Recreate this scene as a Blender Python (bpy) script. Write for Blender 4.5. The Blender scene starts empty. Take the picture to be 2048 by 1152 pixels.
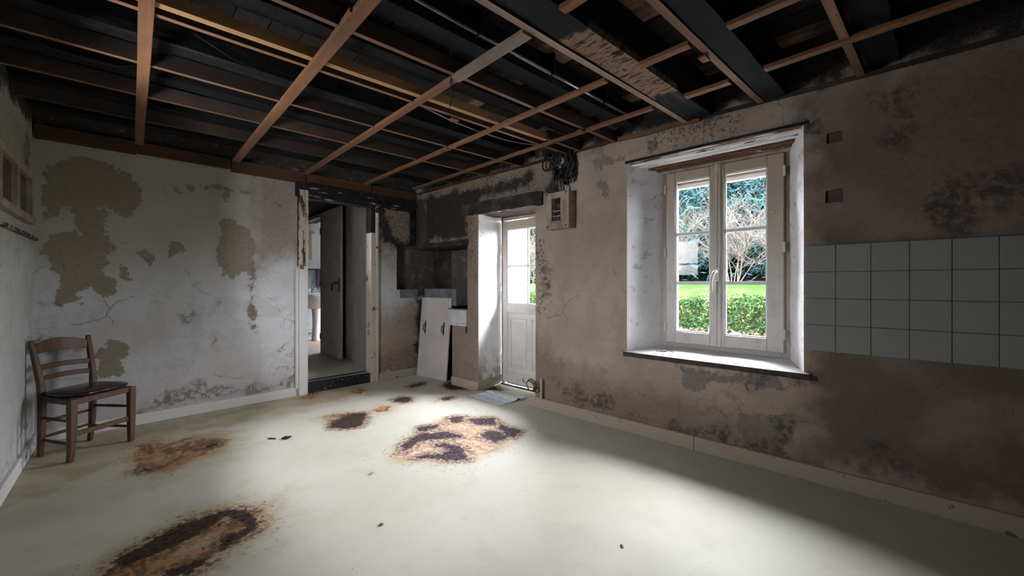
import bpy, bmesh, math, random
import numpy as np
from mathutils import Vector, Matrix, noise

# ------------------------------------------------------------------ camera, sky, exposure
SC = bpy.context.scene
COL = SC.collection
HC = 1.17                                   # eye height of the photographer
cam_d = bpy.data.cameras.new('camera'); cam = bpy.data.objects.new('camera', cam_d); COL.objects.link(cam)
cam_d.sensor_width = 36; cam_d.lens = 36 * 815 / 2048; cam_d.shift_y = -8 / 2048
cam_d.clip_start = .02; cam_d.clip_end = 200
FWD = Vector((.681, .732, 0)).normalized()
cam.location = (0, 0, HC)
cam.rotation_euler = (math.radians(90), 0, math.atan2(-FWD.x, FWD.y))
SC.camera = cam
SC.view_settings.view_transform = 'Standard'; SC.view_settings.look = 'None'
SC.view_settings.gamma = 1; SC.view_settings.use_curve_mapping = False
SC.view_settings.exposure = 0.38
SC.cycles.max_bounces = 12; SC.cycles.diffuse_bounces = 8; SC.cycles.transparent_max_bounces = 16
SC.cycles.sample_clamp_indirect = 12; SC.cycles.caustics_reflective = False; SC.cycles.caustics_refractive = False

SKY = 92.0
world = bpy.data.worlds.new('overcast_sky'); SC.world = world; world.use_nodes = True
wn = world.node_tree; wn.nodes.clear()
w_o = wn.nodes.new('ShaderNodeOutputWorld'); w_b = wn.nodes.new('ShaderNodeBackground')
w_t = wn.nodes.new('ShaderNodeTexCoord'); w_s = wn.nodes.new('ShaderNodeSeparateXYZ'); w_r = wn.nodes.new('ShaderNodeValToRGB')
wn.links.new(w_t.outputs['Generated'], w_s.inputs[0]); wn.links.new(w_s.outputs['Z'], w_r.inputs[0])
w_r.color_ramp.elements[0].position = 0.0; w_r.color_ramp.elements[0].color = (.37, .38, .40, 1)   # overcast sky: three times brighter overhead
w_r.color_ramp.elements[1].position = 1.0; w_r.color_ramp.elements[1].color = (.95, .965, 1.0, 1)
wn.links.new(w_r.outputs[0], w_b.inputs[0]); w_b.inputs[1].default_value = SKY
wn.links.new(w_b.outputs[0], w_o.inputs[0])

# right wall frame: local x runs along the wall, local y into the wall, far wall frame the same
RO = Vector((2.81, 2.744, 0)); RT = Vector((.066, -1, 0)).normalized(); RN = Vector((-RT.y, RT.x, 0)); RANG = math.atan2(RT.y, RT.x)
FO = Vector((-.53, 4.58, 0)); FT = Vector((3.25, .14, 0)).normalized(); FN = Vector((-FT.y, FT.x, 0)); FANG = math.atan2(FT.y, FT.x)
def RW(s, d, z): return RO + RT * s + RN * d + Vector((0, 0, z))
def FWP(s, d, z): return FO + FT * s + FN * d + Vector((0, 0, z))

def portal(name, loc, rotz, sx, sz):        # sampling guide for the window openings, gives no light of its own
    l = bpy.data.lights.new(name, 'AREA'); l.shape = 'RECTANGLE'; l.size = sx; l.size_y = sz; l.energy = 1; l.cycles.is_portal = True
    o = bpy.data.objects.new(name, l); COL.objects.link(o); o.location = loc
    o.rotation_euler = (math.radians(90), 0, rotz); return o
# portals face into the room (area light looks along its local -Z)
portal('window_portal', RW(1.67, .56, 1.37), RANG + math.pi, 1.0, 1.40).rotation_euler = (math.radians(-90), 0, RANG)
portal('fill_window_portal', (-.70, 2.6, 1.6), 0, .64, .64).rotation_euler = (math.radians(90), 0, math.radians(-90))
portal('door_portal', RW(-.38, .56, 1.37), RANG + math.pi, .9, 1.2).rotation_euler = (math.radians(-90), 0, RANG)

# ------------------------------------------------------------------ mesh helpers
class MB:
    def __init__(s): s.v = []; s.f = []; s.m = []
    def add(s, vs, fs, mi=0):
        b = len(s.v); s.v += [tuple(v) for v in vs]; s.f += [tuple(b + i for i in f) for f in fs]; s.m += [mi] * len(fs); return s
    def box(s, x0, y0, z0, x1, y1, z1, mi=0):
        v = [(x0,y0,z0),(x1,y0,z0),(x1,y1,z0),(x0,y1,z0),(x0,y0,z1),(x1,y0,z1),(x1,y1,z1),(x0,y1,z1)]
        return s.add(v, [(0,3,2,1),(4,5,6,7),(0,1,5,4),(1,2,6,5),(2,3,7,6),(3,0,4,7)], mi)
    def hexa(s, v, mi=0):                   # eight corners, bottom four then top four
        return s.add(v, [(0,3,2,1),(4,5,6,7),(0,1,5,4),(1,2,6,5),(2,3,7,6),(3,0,4,7)], mi)
    def quad(s, a, b, c, d, mi=0): return s.add([a, b, c, d], [(0,1,2,3)], mi)
    def tube(s, pts, r, n=8, cap=True, mi=0):
        pts = [Vector(p) for p in pts]; rr = r if isinstance(r, (list, tuple)) else [r] * len(pts)
        up = Vector((0,0,1)); vs = []; fs = []
        d0 = (pts[1] - pts[0]).normalized()
        a = d0.cross(up);
        if a.length < .05: a = d0.cross(Vector((1,0,0)))
        a.normalize()
        for i, p in enumerate(pts):
            d = (pts[min(i+1, len(pts)-1)] - pts[max(i-1, 0)]).normalized()
            a = (a - d * a.dot(d)).normalized(); b = d.cross(a)
            for k in range(n):
                t = 2 * math.pi * k / n; vs.append(p + (a * math.cos(t) + b * math.sin(t)) * rr[i])
        for i in range(len(pts) - 1):
            for k in range(n):
                k2 = (k + 1) % n; fs.append((i*n+k, i*n+k2, (i+1)*n+k2, (i+1)*n+k))
        if cap: fs += [tuple(reversed(range(n))), tuple(range((len(pts)-1)*n, len(pts)*n))]
        return s.add(vs, fs, mi)
    def bar(s, pts, w, h, side=(1,0,0), mi=0):   # rectangular section swept along pts; w along side, h across
        pts = [Vector(p) for p in pts]; n = len(pts); vs = []; fs = []
        W = w if isinstance(w, (list, tuple)) else [w]*n; H = h if isinstance(h, (list, tuple)) else [h]*n
        for i, p in enumerate(pts):
            d = (pts[min(i+1, n-1)] - pts[max(i-1, 0)]).normalized()
            a = Vector(side); a = (a - d * a.dot(d)).normalized(); b = d.cross(a)
            for sa, sb in ((-1,-1),(1,-1),(1,1),(-1,1)): vs.append(p + a * sa * W[i] / 2 + b * sb * H[i] / 2)
        for i in range(n - 1):
            for k in range(4):
                k2 = (k + 1) % 4; fs.append((i*4+k, i*4+k2, (i+1)*4+k2, (i+1)*4+k))
        fs += [(3,2,1,0), tuple(range((n-1)*4, n*4))]
        return s.add(vs, fs, mi)
    def lathe(s, prof, n=24, c=(0,0,0), mi=0, sx=1, sy=1):
        vs = []; fs = []
        for r, z in prof:
            for k in range(n):
                t = 2*math.pi*k/n; vs.append((c[0]+r*math.cos(t)*sx, c[1]+r*math.sin(t)*sy, c[2]+z))
        for i in range(len(prof)-1):
            for k in range(n):
                k2 = (k+1) % n; fs.append((i*n+k, i*n+k2, (i+1)*n+k2, (i+1)*n+k))
        fs += [tuple(reversed(range(n))), tuple(range((len(prof)-1)*n, len(prof)*n))]
        return s.add(vs, fs, mi)
    def build(s, name, mats, parent=None, bevel=0, smooth=False, segs=1, at=None, rotz=0, fix=True):
        me = bpy.data.meshes.new(name); me.from_pydata(s.v, [], s.f)
        for m in (mats if isinstance(mats, (list, tuple)) else [mats]): me.materials.append(m)
        for p, i in zip(me.polygons, s.m): p.material_index = i
        if fix:
            bm = bmesh.new(); bm.from_mesh(me); bmesh.ops.recalc_face_normals(bm, faces=bm.faces); bm.to_mesh(me); bm.free()
        if smooth: me.polygons.foreach_set('use_smooth', [True]*len(me.polygons))
        me.update()
        o = bpy.data.objects.new(name, me); COL.objects.link(o)
        if parent is not None: o.parent = parent
        if at is not None: o.location = at; o.rotation_euler = (0, 0, rotz)
        if bevel:
            md = o.modifiers.new('bevel', 'BEVEL'); md.width = bevel; md.segments = segs; md.limit_method = 'ANGLE'; md.angle_limit = math.radians(40)
        return o

def tag(o, label=None, cat=None, group=None, kind=None):
    for k, v in (('label', label), ('category', cat), ('group', group), ('kind', kind)):
        if v: o[k] = v
    return o
def thing(name, label, cat, loc=(0,0,0), rotz=0, group=None, kind=None):
    o = bpy.data.objects.new(name, None); COL.objects.link(o); o.location = loc; o.rotation_euler = (0, 0, rotz); o.empty_display_size = .1
    return tag(o, label, cat, group, kind)
def copy_tree(o, parent=None):
    c = o.copy(); COL.objects.link(c)
    if parent is not None: c.parent = parent
    for ch in list(o.children): copy_tree(ch, c)
    return c

# ------------------------------------------------------------------ material helpers
class Mat:
    def __init__(s, name, rough=.8, metal=0, spec=.3):
        s.mat = bpy.data.materials.new(name); s.mat.use_nodes = True; s.nt = s.mat.node_tree
        s.b = s.nt.nodes['Principled BSDF']; s.b.inputs['Roughness'].default_value = rough; s.b.inputs['Metallic'].default_value = metal
        s.b.inputs['Specular IOR Level'].default_value = spec; s._c = None
    def L(s, a, b): s.nt.links.new(a, b)
    def setin(s, sock, v):
        if hasattr(v, 'is_linked') or hasattr(v, 'links'): s.L(v, sock)
        elif isinstance(v, (tuple, list)): sock.default_value = (*v, 1) if len(v) == 3 and sock.type == 'RGBA' else v
        else: sock.default_value = v
    def coord(s, scale=None, kind='Object'):
        if s._c is None: s._c = s.nt.nodes.new('ShaderNodeTexCoord')
        o = s._c.outputs[kind]
        if scale is not None:
            m = s.nt.nodes.new('ShaderNodeMapping'); s.L(o, m.inputs[0]); m.inputs['Scale'].default_value = scale; return m.outputs[0]
        return o
    def noise(s, scale, detail=4, rough=.55, vec=None, dist=0, col=False):
        n = s.nt.nodes.new('ShaderNodeTexNoise'); n.inputs['Scale'].default_value = scale; n.inputs['Detail'].default_value = detail
        n.inputs['Roughness'].default_value = rough; n.inputs['Distortion'].default_value = dist
        s.L(vec if vec is not None else s.coord(), n.inputs['Vector']); return n.outputs['Color' if col else 'Fac']
    def voro(s, scale, vec=None, feature='DISTANCE_TO_EDGE'):
        n = s.nt.nodes.new('ShaderNodeTexVoronoi'); n.feature = feature; n.inputs['Scale'].default_value = scale
        s.L(vec if vec is not None else s.coord(), n.inputs['Vector']); return n.outputs['Distance']
    def attr(s, name):
        n = s.nt.nodes.new('ShaderNodeAttribute'); n.attribute_name = name; return n.outputs['Fac']
    def sep(s, axis, vec=None):
        n = s.nt.nodes.new('ShaderNodeSeparateXYZ'); s.L(vec if vec is not None else s.coord(), n.inputs[0]); return n.outputs[axis]
    def m(s, op, a, b=0, c=None, clamp=False):
        n = s.nt.nodes.new('ShaderNodeMath'); n.operation = op; n.use_clamp = clamp
        s.setin(n.inputs[0], a); s.setin(n.inputs[1], b)
        if c is not None: s.setin(n.inputs[2], c)
        return n.outputs[0]
    def step(s, v, lo, hi, a=0, b=1):
        n = s.nt.nodes.new('ShaderNodeMapRange'); n.interpolation_type = 'SMOOTHSTEP'
        s.setin(n.inputs['Value'], v)
        for k, x in (('From Min', lo), ('From Max', hi), ('To Min', a), ('To Max', b)): s.setin(n.inputs[k], x)
        return n.outputs['Result']
    def mix(s, f, a, b, mode='MIX'):
        n = s.nt.nodes.new('ShaderNodeMix'); n.data_type = 'RGBA'; n.blend_type = mode
        s.setin(n.inputs[0], f); s.setin(n.inputs[6], a); s.setin(n.inputs[7], b); return n.outputs[2]
    def col(s, c): s.setin(s.b.inputs['Base Color'], c); return s
    def ro(s, v): s.setin(s.b.inputs['Roughness'], v); return s
    def bump(s, h, strength=.4, dist=.01):
        n = s.nt.nodes.new('ShaderNodeBump'); n.inputs['Strength'].default_value = strength; n.inputs['Distance'].default_value = dist
        s.L(h, n.inputs['Height'])
        if s.b.inputs['Normal'].is_linked: s.L(s.b.inputs['Normal'].links[0].from_socket, n.inputs['Normal'])
        s.L(n.outputs[0], s.b.inputs['Normal']); return s

def simple(name, c, c2=None, rough=.6, metal=0, scale=12, bump=0, spec=.3, lo=.4, hi=.7):
    a = Mat(name, rough, metal, spec)
    if c2 is None: a.b.inputs['Base Color'].default_value = (*c, 1)
    else:
        n = a.noise(scale, 5); a.col(a.mix(a.step(n, lo, hi), c, c2))
    if bump: a.bump(a.noise(scale * 3, 4), bump, .004)
    return a.mat

# ------------------------------------------------------------------ outlines of the stains, patches and mould, in wall and floor metres
F_TAN = [[(0.115,2.095),(0.232,2.13),(0.37,2.129),(0.502,2.085),(0.579,1.973),(0.594,1.849),(0.571,1.762),(0.487,1.741),(0.413,1.783),(0.342,1.774),(0.37,1.617),(0.385,1.477),(0.356,1.415),(0.413,1.316),(0.37,1.254),(0.443,1.154),(0.399,1.073),(0.286,1.134),(0.219,1.116),(0.226,1.018),(0.102,1.022),(0.09,1.079),(0.14,1.193),(0.09,1.249),(0.052,1.361),(0.077,1.418),(0.102,1.552),(0.186,1.57),(0.212,1.659),(0.186,1.768),(0.14,1.747),(0.128,1.631),(0.077,1.663),(0.022,1.861),(0.065,2.0)],[(0.563,1.468),(0.626,1.472),(0.658,1.388),(0.65,1.302),(0.61,1.344)],[(0.748,1.523),(0.79,1.559),(0.877,1.51),(0.842,1.452),(0.79,1.438),(0.773,1.36),(0.753,1.371)],[(1.003,2.068),(1.097,2.119),(1.194,2.089),(1.316,2.073),(1.295,2.033),(1.214,2.032),(1.194,1.911),(1.155,1.929),(1.145,2.045),(1.021,2.036)],[(1.116,1.713),(1.214,1.794),(1.295,1.707),(1.4,1.643),(1.411,1.249),(1.316,1.272),(1.194,1.234),(1.126,1.362),(1.097,1.501)],[(0.37,0.671),(0.399,0.719),(0.517,0.655),(0.51,0.594),(0.443,0.52),(0.457,0.436),(0.328,0.457),(0.3,0.56),(0.321,0.637)],[(0.465,1.318),(0.502,1.298),(0.51,1.216),(0.472,1.236)],[(0.807,1.99),(0.842,2.018),(0.85,1.963),(0.816,1.958)],[(0.885,2.036),(0.921,2.042),(0.912,1.996)]]
F_SOIL = [[(1.432,2.216),(1.769,2.252),(1.769,1.543),(1.622,1.457),(1.432,1.348)],[(2.702,2.214),(3.359,2.313),(3.359,1.672),(2.942,1.657),(2.921,1.469),(2.702,1.761)],[(2.702,0.736),(3.244,0.962),(3.359,0.827),(3.359,0.001),(2.702,0.042)]]
F_MOLD = [[(0.579,0.081),(0.674,0.188),(0.807,0.227),(0.877,0.281),(1.003,0.282),(1.021,0.187),(1.135,0.189),(1.337,0.188),(1.487,0.149),(1.764,0.23),(1.764,0.112),(1.422,0.111),(1.021,0.118),(0.842,0.109),(0.594,0.088)],[(0.022,1.072),(0.052,1.09),(0.058,1.043),(0.09,1.013),(0.052,0.987),(0.022,1.025)],[(0.912,0.263),(0.984,0.262),(1.003,0.167),(0.93,0.159)],[(0.833,0.875),(0.903,0.871),(0.868,0.851)],[(0.912,1.197),(0.939,1.186),(0.93,1.152)],[(0.003,0.767),(0.128,0.774),(0.232,0.667),(0.102,0.644),(0.016,0.673)],[(2.721,0.16),(2.754,0.295),(2.921,0.348),(3.244,0.376),(3.282,0.078),(2.991,0.058)]]
F_SOOT = [[(2.702,2.304),(3.359,2.379),(3.359,2.247),(2.702,2.183)],[(3.267,2.266),(3.405,2.287),(3.405,0.957),(3.282,1.026),(3.297,1.648),(3.267,1.744)],[(2.689,2.121),(2.734,2.176),(2.921,1.718),(3.282,1.667),(3.282,1.615),(2.942,1.644),(2.787,1.707)],[(1.819,2.317),(2.721,2.368),(2.721,2.216),(2.353,2.218),(1.819,2.201)]]
F_CRACK = [[(1.379,1.347),(1.411,1.348),(1.406,1.2),(1.389,1.003),(1.406,0.755),(1.396,0.756),(1.374,1.003)]]
R_SOOT = [[(-1.764,2.228),(-1.554,2.247),(-0.988,2.231),(-0.429,2.184),(-0.007,2.245),(0.043,2.164),(-0.357,2.106),(-0.736,2.126),(-0.818,2.039),(-0.988,2.005),(-0.97,1.722),(-1.259,1.699),(-1.764,1.724)],[(0.236,2.305),(0.475,2.273),(0.448,2.159),(0.394,2.093),(0.327,2.137),(0.282,2.191)],[(0.195,2.021),(0.293,2.065),(0.366,2.017),(0.339,1.931),(0.224,1.901)],[(2.144,2.127),(2.205,2.14),(2.193,2.078),(2.149,2.081)]]
R_MOLD = [[(0.135,1.325),(0.213,1.369),(0.253,1.207),(0.213,1.022),(0.153,1.067)],[(0.202,0.288),(0.272,0.333),(0.38,0.252),(0.535,0.257),(0.634,0.192),(0.842,0.272),(0.908,0.206),(0.864,0.128),(1.034,0.098),(1.304,0.16),(1.445,0.122),(1.64,0.22),(1.717,0.189),(1.79,0.143),(1.956,0.14),(1.995,0.091),(1.702,0.087),(1.376,0.105),(0.842,0.133),(0.407,0.148)],[(1.962,0.31),(2.021,0.331),(2.09,0.31),(2.096,0.252),(2.077,0.174),(2.046,0.106),(1.995,0.121),(1.988,0.21),(2.021,0.263),(1.982,0.284)],[(1.428,0.606),(1.577,0.6),(1.732,0.581),(1.702,0.56),(1.577,0.567),(1.445,0.565)],[(1.847,0.559),(1.929,0.564),(1.916,0.508),(1.888,0.503),(1.854,0.529)],[(2.071,0.572),(2.191,0.592),(2.168,0.559),(2.083,0.552)],[(2.45,0.262),(2.479,0.284),(2.508,0.305),(2.537,0.287),(2.546,0.263),(2.499,0.243)],[(2.336,0.155),(2.409,0.197),(2.46,0.186),(2.44,0.14),(2.399,0.113),(2.368,0.144)],[(2.518,0.223),(2.62,0.234),(2.602,0.191),(2.537,0.177)],[(2.49,2.198),(2.569,2.226),(2.625,2.102),(2.607,1.872),(2.55,1.858),(2.49,1.953),(2.55,2.045)],[(2.662,1.551),(2.75,1.665),(2.849,1.673),(2.983,1.718),(2.983,1.511),(2.896,1.474),(2.849,1.528),(2.8,1.411),(2.715,1.456)]]
R_PATCH = [[(1.819,0.309),(1.916,0.346),(1.995,0.348),(2.096,0.341),(2.102,0.239),(2.059,0.109),(1.982,0.087),(1.888,0.122),(1.804,0.21)],[(1.419,0.596),(1.746,0.575),(1.995,0.59),(2.046,0.538),(1.916,0.493),(1.819,0.515),(1.593,0.494),(1.545,0.401),(1.428,0.432)],[(0.752,1.998),(0.823,2.007),(0.855,1.878),(0.799,1.866),(0.762,1.913)],[(1.168,2.254),(1.285,2.245),(1.266,2.175),(1.188,2.181)],[(0.704,2.217),(0.98,2.179),(0.958,2.124),(0.752,2.144)]]
R_BROWN = [[(2.141,2.278),(3.187,2.253),(3.187,0.036),(2.75,0.065),(2.131,0.107),(2.141,0.637)]]
L_RUST = [[(0.019,4.011),(0.102,4.053),(0.186,3.884),(0.298,3.964),(0.476,3.767),(0.48,3.582),(0.389,3.5),(0.257,3.421),(0.16,3.331),(0.053,3.429),(0.011,3.557)],[(-0.126,2.299),(-0.036,2.419),(0.078,2.487),(0.211,2.565),(0.341,2.542),(0.428,2.461),(0.438,2.3),(0.383,2.203),(0.292,2.177),(0.197,2.124),(0.102,2.135),(0.0,2.069),(-0.123,2.139)],[(1.242,3.778),(1.475,3.714),(1.538,3.609),(1.452,3.432),(1.309,3.296),(1.212,3.386),(1.22,3.568)],[(1.305,2.553),(1.422,2.686),(1.647,2.841),(1.706,2.944),(1.859,2.903),(2.025,2.964),(2.138,2.935),(2.288,2.757),(2.299,2.563),(2.276,2.349),(2.098,2.245),(1.869,2.194),(1.627,2.187),(1.526,2.258),(1.419,2.38)],[(1.623,3.638),(1.753,3.707),(1.83,3.657),(1.694,3.512),(1.621,3.56)],[(2.28,3.541),(2.407,3.549),(2.45,3.458),(2.302,3.448)],[(1.722,4.428),(1.853,4.507),(1.908,4.368),(1.776,4.267)],[(1.261,4.514),(1.378,4.665),(1.484,4.649),(1.334,4.421)],[(1.917,3.83),(2.035,3.844),(2.103,3.781),(2.038,3.646),(1.907,3.653)],[(2.295,4.218),(2.545,4.278),(2.511,4.176),(2.303,4.119)],[(2.621,3.977),(2.889,4.026),(3.041,3.555),(2.979,3.372),(2.818,3.55),(2.591,3.704)]]
L_BURN = [[(1.431,2.703),(1.647,2.81),(1.827,2.704),(1.835,2.547),(1.753,2.594),(1.649,2.662),(1.532,2.688),(1.388,2.593)],[(1.618,2.555),(1.696,2.509),(1.718,2.359),(1.65,2.254),(1.627,2.187),(1.535,2.272),(1.48,2.39),(1.395,2.447),(1.462,2.453),(1.581,2.365),(1.642,2.43)],[(1.94,2.449),(2.083,2.497),(2.129,2.423),(2.086,2.313),(1.974,2.305)],[(2.034,2.993),(2.138,2.935),(2.05,2.83),(1.977,2.863)],[(2.128,2.831),(2.297,2.711),(2.214,2.572),(2.103,2.71)],[(2.239,2.549),(2.26,2.333),(2.127,2.276),(2.12,2.34),(2.191,2.493)],[(1.706,2.944),(1.859,2.903),(1.806,2.851),(1.682,2.87)],[(-0.043,2.405),(0.103,2.499),(0.228,2.549),(0.341,2.542),(0.429,2.469),(0.44,2.311),(0.414,2.247),(0.352,2.232),(0.298,2.225),(0.302,2.255),(0.36,2.284),(0.401,2.308),(0.398,2.404),(0.334,2.492),(0.252,2.422),(0.154,2.371),(0.059,2.351),(-0.035,2.321)],[(0.104,2.173),(0.154,2.145),(0.208,2.152),(0.22,2.121),(0.158,2.104),(0.109,2.132)],[(1.314,3.561),(1.418,3.677),(1.538,3.609),(1.452,3.432),(1.354,3.291),(1.254,3.348),(1.18,3.452),(1.234,3.555)],[(0.043,3.461),(0.086,3.442),(0.064,3.42)],[(0.381,3.673),(0.467,3.7),(0.431,3.628),(0.376,3.621)],[(1.917,3.83),(2.035,3.844),(2.073,3.759),(2.002,3.68),(1.931,3.699)],[(2.319,4.227),(2.523,4.264),(2.435,4.182),(2.325,4.159)],[(2.621,3.977),(2.794,4.046),(2.845,3.865),(2.715,3.736),(2.595,3.758)],[(2.873,3.711),(3.02,3.575),(2.967,3.383),(2.839,3.532)],[(2.316,3.532),(2.412,3.493),(2.333,3.467)]]
L_DIRT = [[(-0.799,4.066),(-0.527,4.497),(-0.005,4.543),(1.368,4.701),(1.841,4.734),(1.753,4.236),(1.136,4.111),(0.452,4.039),(0.091,3.96),(-0.014,3.611),(-0.408,3.394),(-0.723,3.032)],[(-0.059,3.971),(0.066,4.212),(0.517,3.859),(0.514,3.438),(0.248,3.293),(0.052,3.307),(-0.052,3.485)],[(-0.073,2.453),(0.217,2.643),(0.453,2.544),(0.541,2.401),(0.454,2.185),(0.247,2.078),(0.031,1.967),(-0.213,2.194)]]

def sdf(P, polys):                          # signed distance to the nearest outline, positive inside
    P = np.asarray(P, float); best = np.full(len(P), -9.0)
    for poly in polys:
        q = np.array(poly); r = np.roll(q, -1, 0); d = np.full(len(P), 1e9); ins = np.zeros(len(P), bool)
        for a, b in zip(q, r):
            ab = b - a; L = (ab @ ab) or 1e-9; t = np.clip(((P - a) @ ab) / L, 0, 1)
            d = np.minimum(d, np.hypot(*(P - a - t[:, None] * ab).T))
            c = (a[1] > P[:, 1]) != (b[1] > P[:, 1])
            if b[1] != a[1]: ins ^= c & (P[:, 0] < (b[0]-a[0]) * (P[:, 1]-a[1]) / (b[1]-a[1]) + a[0])
        best = np.maximum(best, np.where(ins, d, -d))
    return best

def lines(a, b, step, extra=()):
    n = max(1, round((b - a) / step)); L = [a + (b - a) * i / n for i in range(n + 1)]
    for e in extra:
        if a < e < b:
            k = min(range(len(L)), key=lambda i: abs(L[i] - e))
            if abs(L[k] - e) < step * .45 and 0 < k < len(L) - 1 and L[k] not in extra: L[k] = e
            else: L.append(e)
    return sorted(set(L))

def grid(name, us, vs, holes, place, mat, attrs, parent=None, at=None, rotz=0):
    """sheet of plaster or floor, place(u, v) gives its local point; attrs: attribute name -> outlines"""
    nu, nv = len(us), len(vs); pts = []; uv = []
    for v in vs:
        for u in us: pts.append(place(u, v)); uv.append((u, v))
    fs = []
    for j in range(nv - 1):
        for i in range(nu - 1):
            cu, cv = (us[i] + us[i+1]) / 2, (vs[j] + vs[j+1]) / 2
            if any(h[0] < cu < h[1] and h[2] < cv < h[3] for h in holes): continue
            fs.append((j*nu+i, j*nu+i+1, (j+1)*nu+i+1, (j+1)*nu+i))
    me = bpy.data.meshes.new(name); me.from_pydata(pts, [], fs); me.materials.append(mat)
    for k in ('patch', 'mould', 'soot', 'soil', 'brown', 'pit'):
        if k not in attrs and 'rust' not in attrs: me.attributes.new(k, 'FLOAT', 'POINT').data.foreach_set('value', np.full(len(pts), -9, np.float32))
    for k, polys in attrs.items():
        a = me.attributes.new(k, 'FLOAT', 'POINT'); a.data.foreach_set('value', sdf(uv, polys).astype(np.float32))
    me.polygons.foreach_set('use_smooth', [True] * len(me.polygons)); me.update()
    o = bpy.data.objects.new(name, me); COL.objects.link(o)
    if parent is not None: o.parent = parent
    if at is not None: o.location = at; o.rotation_euler = (0, 0, rotz)
    return o

# ------------------------------------------------------------------ materials
def plaster(name, c1, c2, patch=(.27,.22,.165), soil=(.26,.21,.17), speck=.7, patch_attr='patch', brown=False, soot_amt=1, mould=(.055,.042,.04), zmix=False):
    a = Mat(name, .92, 0, .15)
    big = a.noise(1.6, 4); mid = a.noise(6, 6, .6); fine = a.noise(28, 6, .65); v = a.noise(90, 3)
    c = a.mix(a.step(big, .35, .68), c1, c2)
    c = a.mix(a.step(mid, .5, .75, 0, .45), c, tuple(x * .72 for x in c2))
    c = a.mix(a.step(a.noise(3.8, 8, .66), .535, .55, 0, .5), c, tuple(x*.80*y for x, y in zip(c1, (1, .96, .88))))
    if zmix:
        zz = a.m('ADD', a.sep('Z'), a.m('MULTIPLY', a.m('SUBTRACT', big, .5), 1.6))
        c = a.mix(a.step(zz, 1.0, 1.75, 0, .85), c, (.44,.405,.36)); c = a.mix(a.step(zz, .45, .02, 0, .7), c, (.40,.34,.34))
    if brown: c = a.mix(a.step(a.m('ADD', a.attr('brown'), a.m('MULTIPLY', a.m('SUBTRACT', mid, .5), .5)), -.12, .16), c, a.mix(a.step(a.noise(2.3, 6, .6), .42, .68), brown, tuple(x * 1.75 for x in brown)))
    wob = a.m('ADD', a.m('MULTIPLY', a.m('SUBTRACT', mid, .5), .30), a.m('MULTIPLY', a.m('SUBTRACT', fine, .5), .09))
    mk = a.step(a.m('ADD', a.attr('patch'), wob), -.006, .006)
    c = a.mix(mk, c, a.mix(a.step(fine, .3, .7), patch, tuple(x * .8 for x in patch)))
    so = a.step(a.m('ADD', a.attr('soil'), a.m('MULTIPLY', wob, 1.2)), -.18, .10, 0, .75)
    c = a.mix(so, c, a.mix(a.step(fine, .42, .68), soil, tuple(x * .74 for x in soil)))
    mo = a.m('MULTIPLY', a.step(a.m('ADD', a.attr('mould'), wob), -.05, .04), a.step(a.noise(22, 6, .7), .40, .56))
    c = a.mix(a.m('MULTIPLY', mo, .85), c, mould)
    nv = a.nt.nodes.new('ShaderNodeMix'); nv.data_type = 'VECTOR'; nv.inputs[0].default_value = .16; a.L(a.coord(), nv.inputs[4]); a.L(a.noise(5, 4, .6, col=True), nv.inputs[5])
    ck = a.m('MULTIPLY', a.step(a.voro(2.3, nv.outputs[1]), .010, .003), a.step(a.noise(2.7, 3), .50, .60)); c = a.mix(a.m('MULTIPLY', ck, .6), c, (.13,.11,.095))
    sp = a.step(a.noise(34, 3, .6), speck, speck + .05)
    c = a.mix(a.m('MULTIPLY', sp, .6), c, (.09, .07, .055))
    pt = a.m('MULTIPLY', a.step(a.m('ADD', a.attr('pit'), a.m('MULTIPLY', wob, 1.5)), -.10, .05), a.step(a.noise(42, 4, .7), .50, .58)); c = a.mix(a.m('MULTIPLY', pt, .85), c, (.075,.048,.032))
    st = a.m('MULTIPLY', a.step(a.m('ADD', a.attr('soot'), wob), -.05, .03), a.step(a.noise(16, 6, .75), .30, .46, .72, 1))
    c = a.mix(a.m('MULTIPLY', st, .95 * soot_amt), c, (.012, .010, .009))
    a.col(a.mix(a.step(v, .3, .7, 0, .12), c, (.3, .28, .26)))
    h = a.m('SUBTRACT', a.m('ADD', a.m('MULTIPLY', mid, .5), a.m('MULTIPLY', fine, .35)), a.m('MULTIPLY', mk, .35))
    a.bump(h, .55, .018); a.bump(v, .25, .003)
    return a.mat

M = {}
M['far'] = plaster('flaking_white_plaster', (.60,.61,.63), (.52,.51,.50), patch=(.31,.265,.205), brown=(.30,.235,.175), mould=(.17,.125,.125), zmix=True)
M['right'] = plaster('stained_beige_plaster', (.46,.375,.305), (.35,.28,.225), patch=(.25,.22,.19), soil=(.20,.15,.11), brown=(.135,.105,.083), speck=.65)
M['left'] = plaster('painted_partition', (.54,.56,.55), (.51,.525,.51), patch=(.30,.24,.15), soil=(.42,.40,.34), speck=.8)
M['reveal'] = None
a = Mat('limewashed_reveal', .9, 0, .15)
f_ = a.noise(7, 6, .6); g_ = a.noise(30, 5, .6)
c = a.mix(a.step(f_, .45, .65), (.84,.84,.85), (.76,.76,.76)); c = a.mix(a.step(a.noise(11, 4), .60, .66, 0, .6), c, (.45,.42,.38))
c = a.mix(a.step(g_, .70, .74, 0, .7), c, (.18,.16,.14))
z_ = a.sep('Z'); c = a.mix(a.m('MULTIPLY', a.step(z_, .55, .0), a.step(f_, .42, .58, 0, .8)), c, (.22,.17,.13))
a.col(c); a.bump(f_, .5, .02); a.bump(g_, .4, .006); M['reveal'] = a.mat

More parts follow.
